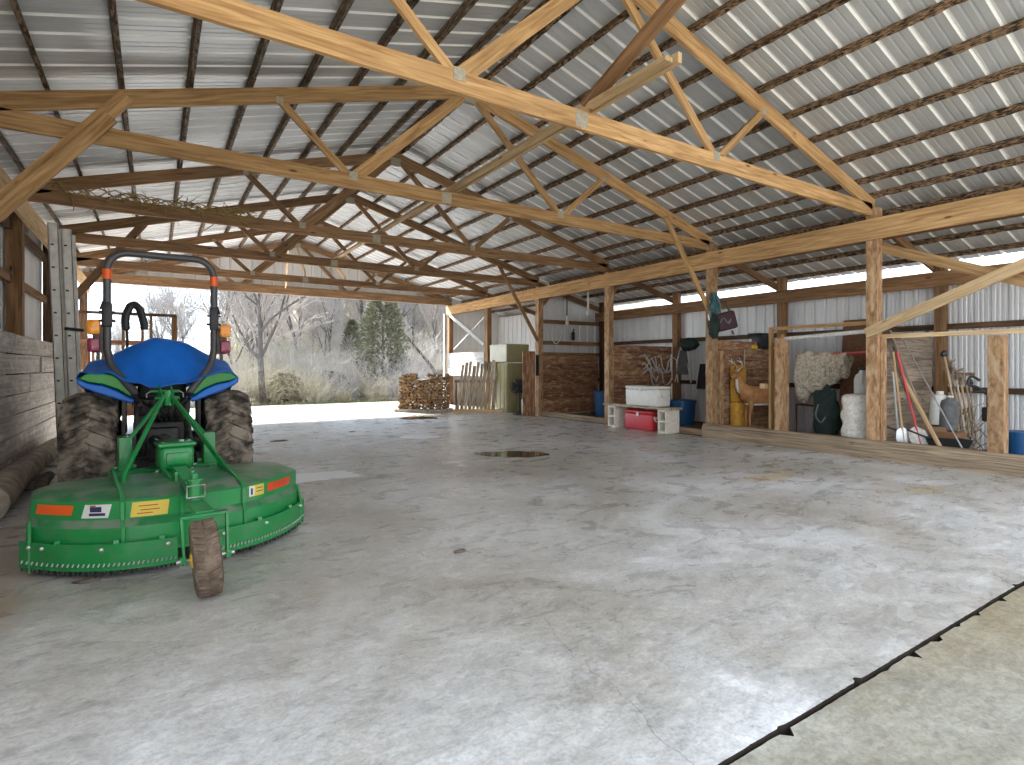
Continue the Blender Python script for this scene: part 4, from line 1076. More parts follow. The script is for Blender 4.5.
rm=o.modifiers.new('weld','REMESH'); rm.mode='VOXEL'; rm.voxel_size=.014; rm.use_smooth_shade=True
sm_=o.modifiers.new('soft','SMOOTH'); sm_.iterations=4; sm_.factor=.5
mb=MB()
mb.rings([[V((x,y,z))+V((.035*cos(q)+dx,.055*sin(q),.02*cos(q))) for q in [2*pi*k/10 for k in range(10)]] for (x,y,z,dx) in ((.50,.02,1.19,.03),(.475,.01,1.08,.055),(.44,.0,.98,.075),(.41,0,.90,.07))]); obj('throat_patch',mb,M['furwhite'],t,ang=60,label='white throat patch')
mb=MB(); mb.blob((-.02,0,.668),.36,.085,.03,.1,2,16,8); obj('belly_patch',mb,M['furwhite'],t,ang=60,label='white belly')
mb=MB(); mb.blob((.735,.162,1.198),.022,.024,.02,.1,2,10,8); obj('nose',mb,M['black'],t,ang=60)
for s in (-1,1):
    mb=MB(); mb.blob((.61,.07+s*.058,1.295),.014,.010,.014,0,1,8,6); obj('eye',mb,M['black'],t,ang=60)
    mb=MB(); rg=[]
    for q,wd in ((0,.02),(.3,.045),(.65,.04),(1,.006)):
        c=V((.52-.03*q,.045+s*(.05+.16*q),1.33+.07*q)); rg.append([c+V((-.012,0,wd)),c+V((.012,0,.4*wd)),c+V((.012,0,-wd)),c+V((-.012,0,-wd*.5))])
    mb.rings(rg); obj('ear',mb,M['fur'],t,ang=60)
    mb=MB(); bs=V((.555,.05+s*.04,1.335))
    mb.tube(smooth([bs,bs+V((-.08,s*.10,.09)),bs+V((-.02,s*.17,.17)),bs+V((.10,s*.16,.22))],4),[.014]*9+[.010]*3+[.006],6)
    mb.tube([bs+V((-.06,s*.12,.11)),bs+V((-.02,s*.11,.22))],[.009,.004],6); mb.tube([bs+V((0,s*.17,.18)),bs+V((.03,s*.16,.29))],[.009,.004],6); obj('antler',mb,M['mesh_grey'],t,ang=60,label='pale bone coloured antler')
mb=MB(); mb.tube([(-.62,0,.92),(-.70,0,.84),(-.72,0,.74)],[.03,.035,.015],8); obj('tail',mb,M['fur'],t,ang=60)
t=thing('foam_target','tall yellow foam archery block standing behind the deer decoy','target',(10.22,7.2,-.02))
mb=MB(); mb.rbox((0,0,.35),(.38,.16,.68),.02); obj('lower_block',mb,M['target'],t)
mb=MB(); mb.rbox((0,.02,1.08),(.36,.14,.76),.02); obj('upper_block',mb,M['target'],t)
mb=MB(); mb.beam((9.62,7.2,.1),(9.62,7.2,1.72),.06,.10,up=(1,0,0)); single('leaning_board',mb,M['post'],'narrow reddish board standing beside the second post','board')
mb=MB(); mb.rbox((0,0,.16),(.40,.26,.30),.03); mb.rbox((-.05,0,.33),(.50,.28,.03),.008); single('box',mb,M['black'],'black box with a grey lid on top of the boards behind the deer','box',(11.25,7.36,1.79))
mb=MB(); mb.rbox((0,0,.04),(.20,.10,.08),.02); mb.tube([(-.1,0,.03),(-.24,0,.025)],.012,6); single('hand_tool',mb,M['yellow'],'yellow handled tool lying on the boards behind the deer','tool',(10.95,7.36,1.79))
mb=MB(); mb.tube([(0,0,0),(.0,-.01,-.45)],.012,6); mb.tube([(0,0,.0),(0,.06,.03)],.012,6); mb.blob((0,-.01,-.47),.02,.02,.05,.1); single('hanging_hook',mb,M['steel'],'thin pale hook hanging on the boards behind the deer antlers','hook',(10.55,7.31,1.76))

# --- third stall: camouflage cloth, dark pack, fleece roll, jug, brown panel
AX=10.45
p=at(817,380,X=AX)
mb=MB(); mb.tube([(AX,6.1,1.60),(AX,4.8,1.66)],.022,8); single('rod',mb,M['redhandle'],'reddish rod carrying the camouflage cloth','rod')
mb=MB(); rg=[]
for i in range(26):
    tt=i/25; y=6.05-.90*tt; ring=[]
    dpth=.90*(1-.55*tt**1.3)+.10*noise.noise(V((tt*5,1,0)))
    for k in range(18):
        a=2*pi*k/18; rx=.16+.04*sin(a*3+tt*6); zc=1.66-dpth/2; 
        ring.append(V((AX+cos(a)*rx*(1+.55*noise.noise(V((tt*9,a*2,3)))), y+.05*noise.noise(V((a,tt*8,2))), zc+sin(a)*dpth/2*(1+.26*noise.noise(V((a*2.5,tt*9,5)))))))
    rg.append(ring)
mb.rings(rg); single('camouflage_cloth',mb,M['camo'],'beige leafy camouflage cloth bundled over the reddish rod','cloth',ang=70)
mb=MB(); mb.blob((0,0,.50),.17,.23,.52,.38,2.4,26,18,seed=3); 
t=thing('pack','dark green pack on the floor under the camouflage cloth','pack',(10.3,5.45,-.02)); obj('body',mb,M['dark_green'],t,ang=60)
mb=MB(); mb.tube(smooth([(-.18,.05,.75),(-.22,.08,.55),(-.20,.0,.42),(-.19,-.08,.52)],4),.014,6); obj('strap',mb,M['grey_cloth'],t)
mb=MB(); rg=[]
for i in range(15):
    tt=i/14; z=.98*tt; e=.235*(1-.12*abs(2*tt-1)**3+.06*sin(tt*23))
    rg.append([V((cos(2*pi*k/26)*e*(1+.22*noise.noise(V((cos(2*pi*k/26)*4,sin(2*pi*k/26)*4,z*9)))),sin(2*pi*k/26)*e*1.05*(1+.22*noise.noise(V((cos(2*pi*k/26)*4,sin(2*pi*k/26)*4,z*9+3)))),z)) for k in range(26)])
mb.rings(rg); o=single('fleece_roll',mb,M['fleece'],'white woolly fleece roll standing behind the sill left of the first post','roll',(9.86,4.70,-.02),ang=80); sub(o,1)
mb=MB(); mb.box((0,0,.47),(.36,.34,.94)); single('crate',mb,M['stall_grey'],'dark wooden crate under the pale jug','crate',(10.42,4.86,-.02))
t=thing('jug','pale plastic jug with a dark cap above the fleece roll','jug',(10.40,4.88,.92))
mb=MB(); mb.lathe([(.0,.0),(.12,.0),(.135,.03),(.135,.26),(.11,.34),(.06,.38),(.05,.42),(0,.42)],20); mb.tube(smooth([(-.05,-.03,.37),(-.13,-.06,.36),(-.16,-.06,.28),(-.13,-.05,.2)],4),.02,8); obj('body',mb,M['white'],t)
mb=MB(); mb.lathe([(0,.42),(.062,.42),(.062,.47),(0,.475)],16); obj('cap',mb,M['black'],t)
mb=MB(); mb.rbox((0,0,.72),(.05,.52,1.74),.02,2); o=single('leather_panel',mb,M['rust'],'tall brown panel leaning in the corner behind the pale jug','panel',(11.45,5.55,.75)); o.rotation_euler=(0,R(6),0)
mb=MB(); mb.box((0,0,.375),(.4,.5,.75)); single('crate',mb,M['stall_plank'],'tall dark crate in the back corner under the brown panel','crate',(11.35,5.55,-.02))
for k,(y,l) in enumerate(((5.05,'left'),(4.93,'right'))):
    mb=MB(); mb.tube([(11.35,y+.78,-.02),(11.68,y+.52,2.1)],.028,8); single('metal_rod',mb,M['alu'] if k==0 else M['black'],'%s rod leaning on the ribbed wall behind the camouflage cloth'%('pale' if k==0 else 'black'),'rod')
mb=MB(); mb.tube([(11.3,6.6,.62),(11.3,5.9,.60)],.02,6); mb.tube([(11.3,6.6,.62),(11.3,6.6,-.02)],.02,6); mb.tube([(11.3,5.9,.6),(11.3,5.9,-.02)],.02,6); single('metal_stand',mb,M['rust'],'low rusty rail stand near the back wall left of the dark pack','stand')

# --- tool stall
def T(px0,py0,x0,px1,py1,x1):
    return at(px0,py0,X=x0),at(px1,py1,X=x1)
def long_tool(name,label,cat,a,b,r,mat,head=None,hm=None,hn='head'):
    """a = foot point, b = top"""
    a=V(a);b=V(b); t=thing(name,label,cat,(a.x,a.y,a.z),group='tools leaning in the tool stall')
    d=b-a; mb=MB(); mb.tube([d*.0,d*.5,d],r,8); obj('handle',mb,mat,t)
    if head: 
        mb=head(d.normalized(),d.length); obj(hn,mb,hm,t,ang=50)
    return t
def shovel(wd,hl):
    def f(d,L):
        mb=MB(); s_=V((.55,-.83,0)); up=d; rg=[]
        for (q,w_,o) in ((.34,.02,0),(.28,wd*.8,.0),(.16,wd,.02),(.05,wd*.75,.03),(.0,.015,.03)):
            c=up*(q*hl/.34)+V((-.02,-.02,0))*o
            rg.append([c-s_*w_/2,c+V((-.012,-.012,0)),c+s_*w_/2,c+V((.012,.012,0))])
        mb.rings(rg); return mb
    return f
def rake(d,L):
    mb=MB(); s_=V((.55,-.83,0)); c=d*(L-.03)
    mb.beam(c-s_*.17,c+s_*.17,.025,.025)
    for k in range(9): q=c+s_*(-.16+.04*k); mb.tube([q,q+V((-.05,-.04,.06))],.005,5)
    return mb
long_tool('rod','slim white rod leaning against the first post, leftmost of the tools','tool',at(899,441,X=9.70),at(893,372,X=9.60),.016,M['white_wood'])
long_tool('shovel','pale handled shovel with a grey blade next to the post','tool',at(905,449,X=9.68),at(893,352,X=9.62),.018,M['toolwood'],shovel(.20,.34),M['steel'],'blade')
long_tool('shovel','red handled shovel with a rounded pale blade','tool',at(922,450,X=9.72),at(897,352,X=9.74),.019,M['redhandle'],shovel(.26,.36),M['mesh_grey'],'blade')
long_tool('post_pole','thick pale wooden pole leaning from the sill to the post','tool',at(941,449,X=9.58),at(902,376,X=9.80),.030,M['pine_light'])
long_tool('hoe','slim brown handle between the pale pole and the boards','tool',at(938,446,X=10.1),at(906,372,X=10.1),.015,M['toolwood'])
long_tool('cable_rod','long thin steel rod slanting across the tool stall','tool',at(962,448,X=9.62),at(902,338,X=10.2),.010,M['steel'])
mb=MB(); a=at(905,362,X=9.75); mb.beam(at(886,331,X=9.7),at(914,402,X=10.0),.03,.13,up=(0,1,0)); single('leaning_board',mb,M['stall_grey'],'short grey board slanting behind the tool handles beside the first post','board')
# black cart body
t=thing('wheelbarrow','black tray of a wheelbarrow tipped among the tools','wheelbarrow',(10.05,3.62,-.02),rz=R(-30)); t.scale=(.72,.72,.8)
mb=MB(); mb.rings([[V((-.28,-.22,.05)),V((.28,-.22,.05)),V((.28,.22,.05)),V((-.28,.22,.05))],[V((-.42,-.36,.48)),V((.42,-.36,.42)),V((.42,.36,.42)),V((-.42,.36,.48))],[V((-.40,-.34,.48)),V((.40,-.34,.42)),V((.40,.34,.42)),V((-.40,.34,.48))],[V((-.26,-.20,.08)),V((.26,-.20,.08)),V((.26,.20,.08)),V((-.26,.20,.08))]]); obj('tray',mb,M['black'],t)
mb=MB(); mb.lathe([(.05,-.04),(.15,-.045),(.18,-.02),(.18,.02),(.15,.045),(.05,.04)],20,Matrix.Translation((.50,0,.18))@Matrix.Rotation(pi/2,4,'X')); obj('wheel',mb,M['tyre'],t)
for s in (-1,1): mb=MB(); mb.tube([(.5,s*.07,.18),(-.3,s*.26,.40),(-.95,s*.30,.62)],.018,8); obj('handle',mb,M['blacksteel'],t)
for k,(px,py,x,lb,m_) in enumerate(((938,409,10.5,'white plastic bottle standing tilted among the tools','white'),(948,414,10.45,'grey plastic bottle beside the white one','grey_cloth'))):
    p=at(px,py,X=x); t=thing('bottle',lb,'bottle',(p.x,p.y,p.z-.26)); t.rotation_euler=(0,R(8),0)
    mb=MB(); mb.lathe([(0,0),(.115,0),(.125,.02),(.125,.40),(.11,.47),(.05,.50),(.045,.52),(0,.52)],18); obj('body',mb,M[m_],t)
    mb=MB(); mb.lathe([(0,.52),(.05,.52),(.05,.545),(0,.545)],12); obj('cap',mb,M['white'],t)
    mb=MB(); mb.box((0,0,(p.z-.26)/2-.01),(.34,.34,p.z-.26)); single('crate',mb,M['stall_plank'],'dark crate carrying the %s bottle in the tool stall'%('white' if k==0 else 'grey'),'crate',(p.x,p.y,0))
# bunch of dry stalks / handles
rs=random.Random(31)
bt=['with a black knob','with a frayed brown top','with a pale top','with a bent tip','with a rusty head','with a dark grip']
for k in range(6):
    a=at(960+k*3.4,442+rs.uniform(-6,3),X=10.6+.08*k); b=at(944+k*5.2,356+k*5+rs.uniform(-3,3),X=11.05+.07*k)
    t=long_tool('garden_stake','brown stake %s in the bundle before the ribbed wall'%bt[k],'stake',a,b,.017,[M['toolwood'],M['stall_grey'],M['slab']][k%3])
    d=b-a
    mb=MB()
    if k in (0,5): mb.blob(d,.05,.05,.06,.3,3,10,8,seed=k); obj('knob',mb,M['black'],t)
    elif k==4: mb.beam(d-V((.07,-.1,0)),d+V((.07,-.1,0)),.04,.05); obj('head',mb,M['rust'],t)
    else:
        for q in range(7): mb.tube([d*.80,d*.92+V((rs.uniform(-.09,.09),rs.uniform(-.09,.09),0)),d+V((rs.uniform(-.13,.13),rs.uniform(-.13,.13),rs.uniform(-.06,.05)))],[.012,.015,.008],5)
        obj('frayed_top',mb,M['stall_grey'],t)
mb=MB()
for k in range(70):
    c=V((rs.uniform(-.28,.28),rs.uniform(-.26,.26),rs.uniform(.05,.72))); d=V((rs.uniform(-.2,.2),rs.uniform(-.2,.2),rs.uniform(.05,.28))); mb.tube([c-d,c+V((rs.uniform(-.04,.04),0,.02)),c+d],[.007,.009,.004],4,caps=False)
p=at(958,425,X=11.0); single('brush_heap',mb,M['vine'] if False else M['stall_grey'],'heap of grey brown dry brush around the stakes','brush',(p.x,p.y,0.0),kind='stuff',ang=0)
# black machine with a curled bracket beside the short post
t=thing('trimmer','black garden machine with a curled handle left of the last short post','machine',(10.35,3.10,-.02))
mb=MB(); mb.tube([(0,0,.03),(.02,.03,1.05)],.03,8); mb.rbox((0,0,.10),(.26,.22,.20),.04); mb.rbox((.02,.03,.72),(.14,.14,.22),.03); obj('body',mb,M['black'],t)
mb=MB(); mb.tube(smooth([(.02,.03,1.0),(-.12,.12,1.12),(-.2,.2,1.16),(-.16,.18,1.28),(-.08,.1,1.22)],4),.02,8); mb.tube(smooth([(.02,.03,1.0),(-.1,.05,1.06),(-.2,.16,1.05)],3),.016,8); obj('handle',mb,M['black'],t)
mb=MB(); mb.tube(smooth([(.05,0,.5),(.12,-.06,.35),(.05,-.1,.2),(-.05,-.08,.3),(.02,0,.45)],4),.015,6); obj('cord',mb,M['black'],t)
mb=MB(); mb.lathe([(0,0),(.17,0),(.2,.42),(.205,.42),(.205,.45),(0,.45)],20); single('bucket',mb,M['bluetub'],'blue bucket at the far right edge behind the last short post','bucket',(11.0,2.92,-.02))

# --- far bay: cabinet, fan, firewood, slabs
t=thing('metal_cabinet','tall olive two part cabinet with its lit side coloured cream near the back of the right row','cabinet',(9.05,14.4,0))
mb=MB(); mb.rbox((.40,.5,.76),(.80,1.0,1.52),.02); obj('body',mb,M['olive'],t)
mb=MB(); mb.rbox((.40,.5,1.83),(.82,1.02,.56),.02); tp=obj('upper_box',mb,M['olive'],t)
mb=MB(); mb.box((-.018,.5,1.83),(.012,.98,.52)); obj('side_panel',mb,M['cream'],tp,label='side panel with its lit tone as cream colour')  # cream colour stands in for light on the olive side
mb=MB(); mb.box((-.008,.5,.80),(.012,.94,1.36)); 
for k in range(4): mb.box((-.018,.14+.24*k,.80),(.012,.03,1.3))
obj('side_panel',mb,M['olive'],t)
t=thing('fan','dark round pedestal fan in front of the olive cabinet','fan',(8.98,13.62,0),rz=R(-30))
mb=MB(); MXf=Matrix.Translation((0,0,.84))@Matrix.Rotation(pi/2,4,'X')
for k in range(40):
    a=2*pi*k/40
    mb.tube([MXf@V((cos(a)*.04,sin(a)*.04,.10)),MXf@V((cos(a)*.16,sin(a)*.16,.10)),MXf@V((cos(a)*.27,sin(a)*.27,.04)),MXf@V((cos(a)*.27,sin(a)*.27,-.04)),MXf@V((cos(a)*.1,sin(a)*.1,-.10))],.005,4)
for r_,z_ in ((.27,0),(.16,.10),(.06,.105)): mb.tube([MXf@V((r_*cos(2*pi*k/24),r_*sin(2*pi*k/24),z_)) for k in range(25)],.008,5)
obj('cage',mb,M['black'],t,ang=60)
mb=MB()
for k in range(4):
    a=2*pi*k/4; mb.rings([[MXf@V((cos(a+da)*r_,sin(a+da)*r_,z_)) for (da,z_) in ((-.6,.03),(.6,-.03),(.6,-.038),(-.6,.022))] for r_ in (.05,.15,.24)])
mb.lathe([(0,-.12),(.07,-.11),(.07,.03),(0,.05)],16,MXf); obj('blade',mb,M['black'],t)
mb=MB(); mb.tube([(0,.02,.02),(0,.02,.80)],.022,10); mb.lathe([(0,0),(.19,0),(.19,.02),(.04,.05),(0,.05)],24); obj('stand',mb,M['blacksteel'],t)
mb=MB(); mb.lathe([(0,0),(.14,0),(.15,.42),(.13,.44),(0,.44)],20); single('canister',mb,M['alu'],'dull grey canister standing right of the fan','canister',(9.32,13.75,0))

# firewood stack
e0=V((6.35,16.45,0)); e1=V((7.70,15.65,0)); ex=(e1-e0).normalized(); ey=V((-ex.y,ex.x,0)); az=math.atan2(ex.y,ex.x); LW=(e1-e0).length
fr=random.Random(12)
protos=[]
def split_log(seed):
    r=random.Random(seed); k=r.choice((3,4,4,5)); a0=r.random()*6; poly=[]
    for i in range(k): a=a0+2*pi*i/k; q=r.uniform(.75,1.1); poly.append((cos(a)*.073*q,sin(a)*.064*q))
    mb=MB(); rg=[[V((x,y_,z)) for x,z in poly] for y_ in (0,.2,.42)]
    for p in rg[1]: p.x+=r.uniform(-.006,.006)
    mb.rings(rg)
    for i,f in enumerate(mb.f):
        if len(f)==4 and i<2*k: mb.uv[i]=[(mb.v[j].y,(j%k)*.06) for j in f]
        else: mb.uv[i]=[(mb.v[j].x*.3,mb.v[j].z) for j in f]
    return mb
mp=[mesh_of('firewood_log',split_log(s)) for s in range(8)]
for m_ in mp: m_.materials.append(M['firewood'])
nx_=14; nz_=11
for j in range(nz_):
    for i in range(nx_):
        if j==nz_-1 and fr.random()<.35: continue
        if j>=nz_-2 and 5<=i<=7: continue
        o=bpy.data.objects.new('firewood_log',mp[fr.randrange(8)]); COL.objects.link(o)
        c=e0+ex*(LW*(i+.5+.25*(j%2))/nx_+fr.uniform(-.012,.012)); 
        o.location=(c.x-ey.x*fr.uniform(0,.05),c.y-ey.y*fr.uniform(0,.05),.155+j*.098+fr.uniform(-.008,.008)); o.rotation_euler=(0,fr.uniform(-.3,.3),az+fr.uniform(-.05,.05))
        o.scale=(fr.uniform(1.05,1.25),1,fr.uniform(1.0,1.2))
        tag(o,'split firewood log stacked in the pile left of the leaning slabs','firewood','split logs of the firewood pile')
t=thing('pallet','low wooden pallet under the firewood','pallet',(e0.x,e0.y,0),rz=az)
for k in range(3): mb=MB(); mb.beam((-.05,.03+k*.18,.04),(LW+.1,.03+k*.18,.04),.05,.08); obj('runner',mb,M['slab'],t)
for k in range(9): mb=MB(); mb.beam((k*LW/8,-.05,.09),(k*LW/8,.47,.09),.09,.02); obj('slat',mb,M['slab'],t)
mb=MB(); mb.beam((-.1,-.06,.045),(LW+.1,-.06,.045),.07,.09); single('base_pole',mb,M['log'],'old pole along the foot of the firewood','pole',(e0.x,e0.y,0),rz=az)
mb=MB()
mb.blob((0,0,0),.30,.20,.03,.4,3,14,6); single('tin_scrap',mb,M['cream'],'pale sheet scrap lying in the dip on top of the firewood','scrap',tuple(e0+ex*.72+ey*.15+V((0,0,1.0))))
# leaning slabs on their own runner
f0=V((7.78,15.30,0)); f1=V((8.80,14.66,0)); fx=(f1-f0).normalized(); fa=math.atan2(fx.y,fx.x); FL=(f1-f0).length
t=thing('pallet','pale pallet under the leaning rough slabs','pallet',(f0.x,f0.y,0),rz=fa)
for k in range(2): mb=MB(); mb.beam((-.1,-.02+k*.3,.045),(FL+.2,-.02+k*.3,.045),.08,.09); obj('runner',mb,M['pine_light'],t)
sb=['leftmost','second','third','fourth','fifth','sixth','seventh','eighth','ninth','rightmost']
for k in range(10):
    w_=fr.uniform(.075,.115); h_=fr.uniform(1.40,1.62); x=FL*(k+.3)/10
    mb=MB(); mb.beam((x,.02+.05*(k%2),.09),(x+.14,.42+.05*(k%2),h_),w_,.035,up=(0,1,0))
    o=single('rough_slab',mb,M['slab'],'%s rough sawn slab leaning right of the firewood'%sb[k],'slab',(f0.x,f0.y,0),'rough slabs leaning by the firewood',rz=fa)
mb=MB(); mb.beam((-.1,.50,.95),(FL+.25,.50,.95),.06,.09); 
for x in (-.05,FL+.2): mb.beam((x,.50,0),(x,.50,.95),.06,.06,up=(0,1,0))
single('lean_rack',mb,M['stall_grey'],'low rack the rough slabs lean on','rack',(f0.x,f0.y,0),rz=fa)

# hanging lamps / cords in the far stall
for k,(px,py0,py1,x,lb) in enumerate(((567,300,322,10.3,'black corded lamp holder hanging in the far stall, the left one'),(588,300,312,10.5,'pale lamp holder hanging in the far stall, the right one'))):
    a=at(px,py0,X=x); b=at(px,py1,X=x); top=zl(x)-.02
    t=thing('hanging_lamp',lb,'lamp',(a.x,a.y,b.z-.1))
    mb=MB(); mb.tube([(0,0,.28),(0,0,top-b.z+.1)],.02 if k==0 else .03,6); obj('cord',mb,M['black'] if k==0 else M['alu'],t)
    mb=MB(); mb.lathe([(0,0),(.04,.01),(.055,.06),(.05,.12),(.03,.16),(.035,.28),(0,.29)],14); obj('bulb',mb,M['white'],t)
mb=MB(); mb.tube(smooth([(9.95,13.27,2.62),(9.9,13.26,2.35),(9.98,13.25,2.12),(10.15,13.25,2.15),(10.3,13.25,2.5)],5),.014,6); single('loop_cord',mb,M['white'],'pale looped cord hanging on the ribbed far stall wall','cord')
mb=MB(); mb.rbox((0,0,0),(.12,.07,.26),.03); mb.tube([(0,0,.12),(.03,0,.22)],.02,6); single('hand_tool',mb,M['black'],'small black tool hanging on the ribbed far stall wall','tool',(10.72,13.28,2.34))
# ================================================================ OUTSIDE
def hill(x,y):
    k=max(0,min(1,(x-1)/24)); k=k*k*(3-2*k)
    d=max(0,y-22.5)
    base=-.12-.25*min(1,d/3)
    return base+(d/62)**1.25*(1.6+13.5*k)*(1 if y<95 else 1)+ .35*noise.noise(V((x*.13,y*.13,0)))*min(1,d/8)
mb=MB(); nx,ny=70,60; x0,x1,y0,y1=-60,90,21.55,118
vs=[V((x0+(x1-x0)*i/nx,y0+(y1-y0)*j/ny,hill(x0+(x1-x0)*i/nx,y0+(y1-y0)*j/ny))) for j in range(ny+1) for i in range(nx+1)]
mb.add(vs,[(j*(nx+1)+i,j*(nx+1)+i+1,(j+1)*(nx+1)+i+1,(j+1)*(nx+1)+i) for j in range(ny) for i in range(nx)])
struct('ground_hillside',mb,M['leaf'],ang=60)
M['tbark']=flat('grey tree bark',(.09,.083,.078),.95,var=.3,scale=3,spec=.05)
M['twig']=flat('pale twigs',(.31,.30,.295),.95,var=.25,scale=2,spec=.05)
M['twig_red']=flat('reddish budding twigs',(.27,.245,.225),.95,var=.25,scale=2,spec=.05)
M['twig_tan']=flat('tan brush twigs',(.34,.315,.235),.95,var=.35,scale=2,spec=.05)
M['cedar']=flat('olive evergreen foliage',(.135,.14,.095),.9,var=.4,scale=3,dirt=(.20,.195,.14),dirt_amt=.5,spec=.05)
M['bark_dark']=flat('dark tree bark',(.10,.085,.075),.95,var=.3,scale=3,spec=.05)
def grow(mbT,mbW,p,d,L,r,lv,rg,mx,spread,up,kids,minr):
    n=4 if lv<2 else (3 if lv<mx-1 else 2); pts=[p]; rs=[r]; q=p.copy(); dd=d.copy()
    for i in range(n):
        dd=(dd+V((rg.gauss(0,.16),rg.gauss(0,.16),rg.gauss(0,.10)+up))).normalized(); q=q+dd*(L/n); pts.append(q.copy()); rs.append(max(minr,r*(1-.5*(i+1)/n)))
    (mbT if lv<2 else mbW).tube(pts,rs,6 if lv<2 else 3,caps=False)
    if lv>=mx: return
    for k in range(kids[lv]):
        i=rg.randint(1,n) if lv>0 else rg.randint(max(1,n-2),n)
        if lv==0 and k<2: i=n
        b=pts[i]; ax=V((rg.gauss(0,1),rg.gauss(0,1),rg.gauss(0,1))).cross(dd).normalized()
        nd=(dd+ax*rg.uniform(.5,1)*spread+V((0,0,up))).normalized()
        grow(mbT,mbW,b,nd,L*rg.uniform(.5,.8),max(minr,rs[i]*.62),lv+1,rg,mx,spread,up,kids,minr)
def bare_tree(seed,H,r,mx=4,kids=(7,5,5,4),spread=.9,up=.06,tw='twig',bark='tbark',minr=.008):
    rg=random.Random(seed); a=MB(); b=MB()
    grow(a,b,V((0,0,-.2)),V((rg.gauss(0,.05),rg.gauss(0,.05),1)).normalized(),H*.42,r,0,rg,mx,spread,up,kids,minr)
    ma=mesh_of('trunk',a,60,False); ma.materials.append(M[bark]); mb_=mesh_of('branches',b,0,False); mb_.materials.append(M[tw]); return ma,mb_
def plant(name,meshes,loc,label,cat,group=None,rz=0,sc_=1,names=('trunk','branches')):
    t=thing(name,label,cat,loc,rz,group); t.scale=(sc_,)*3 if isinstance(sc_,(int,float)) else sc_
    for n_,m_ in zip(names,meshes):
        o=bpy.data.objects.new(n_,m_); COL.objects.link(o); o.parent=t
    return t
def on(x,y): return (x,y,hill(x,y)-.05)
big=bare_tree(4,10.5,.15,4,(9,7,6,5),.85,.07,'twig_red','tbark',.009)
p=at(264,400,Y=23.6); plant('bare_tree',big,on(p.x,23.6),'large bare tree with reddish budding twigs right of the tractor','tree')
cands=[bare_tree(s,11,.13,4,(8,6,6,4),.8,.10,tw) for s,tw in ((11,'twig'),(12,'twig'),(13,'twig_red'),(14,'twig'),(15,'twig'))]
tt=random.Random(77); k=0
for row,(yy,nn) in enumerate(((31,9),(37,13),(44,16),(52,19),(61,22),(71,25))):
    for i in range(nn):
        xa=-.16*yy; xb=.62*yy; x=xa+(xb-xa)*(i+.5)/nn+tt.uniform(-1.2,1.2); y=yy+tt.uniform(-2.5,2.5)
        s_=tt.uniform(.65,1.05)*(1 if x>2 else .62)
        if row==0 and 6<x<13: continue
        if x<.085*y and tt.random()<.85: continue
        plant('bare_tree',cands[k%5],on(x,y),'bare grey winter tree on the wooded hillside','tree','bare trees of the hillside',tt.random()*6.3,(s_,s_,s_*tt.uniform(.9,1.2))); k+=1
# leaning dark trunk
rg_=random.Random(3); a=MB(); b=MB(); p0=at(446,378,Y=25.5); p1=at(404,333,Y=26.5)
zz=hill(p0.x,25.5); base=V((p0.x+.35,25.4,zz-.1)); d=(p1-base)
a.tube([V((0,0,0)),d*.5+V((.1,0,.12)),d],[.11,.085,.04],7); 
for k in range(16):
    q=d*rg_.uniform(.4,1.0); e=V((rg_.uniform(-1,1),rg_.uniform(-.6,.6),rg_.uniform(.2,1.2))); b.tube([q,q+e*.5,q+e*.9+V((0,0,.2))],[.02,.014,.006],4,caps=False)
    for j in range(3): f=q+e*.6; g_=V((rg_.uniform(-1,1),rg_.uniform(-.6,.6),rg_.uniform(-.2,.9)))*.6; b.tube([f,f+g_*.5,f+g_],[.010,.008,.004],3,caps=False)
ma=mesh_of('trunk',a,60); ma.materials.append(M['bark_dark']); mb_=mesh_of('branches',b,0,False); mb_.materials.append(M['twig'])
plant('leaning_tree',(ma,mb_),tuple(base),'dark bare trunk leaning left behind the firewood stack','tree')
# evergreens
def cedar(seed,H,Rr):
    rg=random.Random(seed); a=MB(); a.tube([V((0,0,-.2)),V((0,0,H*.9))],[.12,.02],7); b=MB()
    for k in range(5200):
        z=H*(.04+.96*rg.random()**1.15); rmax=Rr*min(1,.45+z/H*1.6)*(1-(z/H))**.55*(1+.3*noise.noise(V((z*1.6,seed,0))))+.05; an=rg.random()*2*pi
        rmax*=1+.55*noise.noise(V((cos(an)*2,sin(an)*2,z*1.3+seed)))
        q=rmax*(rg.random()**.4); c=V((cos(an)*q,sin(an)*q,z)); o=V((cos(an),sin(an),rg.uniform(.1,.9))).normalized(); l=rg.uniform(.12,.30); w_=rg.uniform(.03,.07); s_=o.cross(V((rg.gauss(0,1),rg.gauss(0,1),rg.gauss(0,1)))).normalized()*w_
        b.add([c-s_*.4,c+o*l*.5-s_,c+o*l,c+o*l*.5+s_],[(0,1,2,3)])
    ma=mesh_of('trunk',a,60); ma.materials.append(M['tbark']); mb_=mesh_of('foliage',b,0,False); mb_.materials.append(M['cedar']); return ma,mb_
ca=cedar(2,5.2,1.55); cb=cedar(5,3.4,1.3)
p=at(383,400,Y=26); plant('cedar_tree',ca,on(p.x,26),'olive green cedar standing in the middle of the back opening','tree',names=('trunk','foliage'))
p=at(352,400,Y=33); plant('cedar_tree',ca,on(p.x,33),'greyer cedar just left behind the olive one','tree',names=('trunk','foliage'),rz=2,sc_=(.6,.6,.78))
for k,(px,y,l) in enumerate(((286,25.5,'low dark evergreen bush beside the tractor tyre'),(440,27,'low evergreen bush behind the firewood'),(330,26.5,'low evergreen bush left of the cedar'))):
    p=at(px,400,Y=y); plant('evergreen_bush',cb,on(p.x,y),l,'bush',names=('trunk','foliage'),rz=k*2,sc_=(.9,.9,.42))
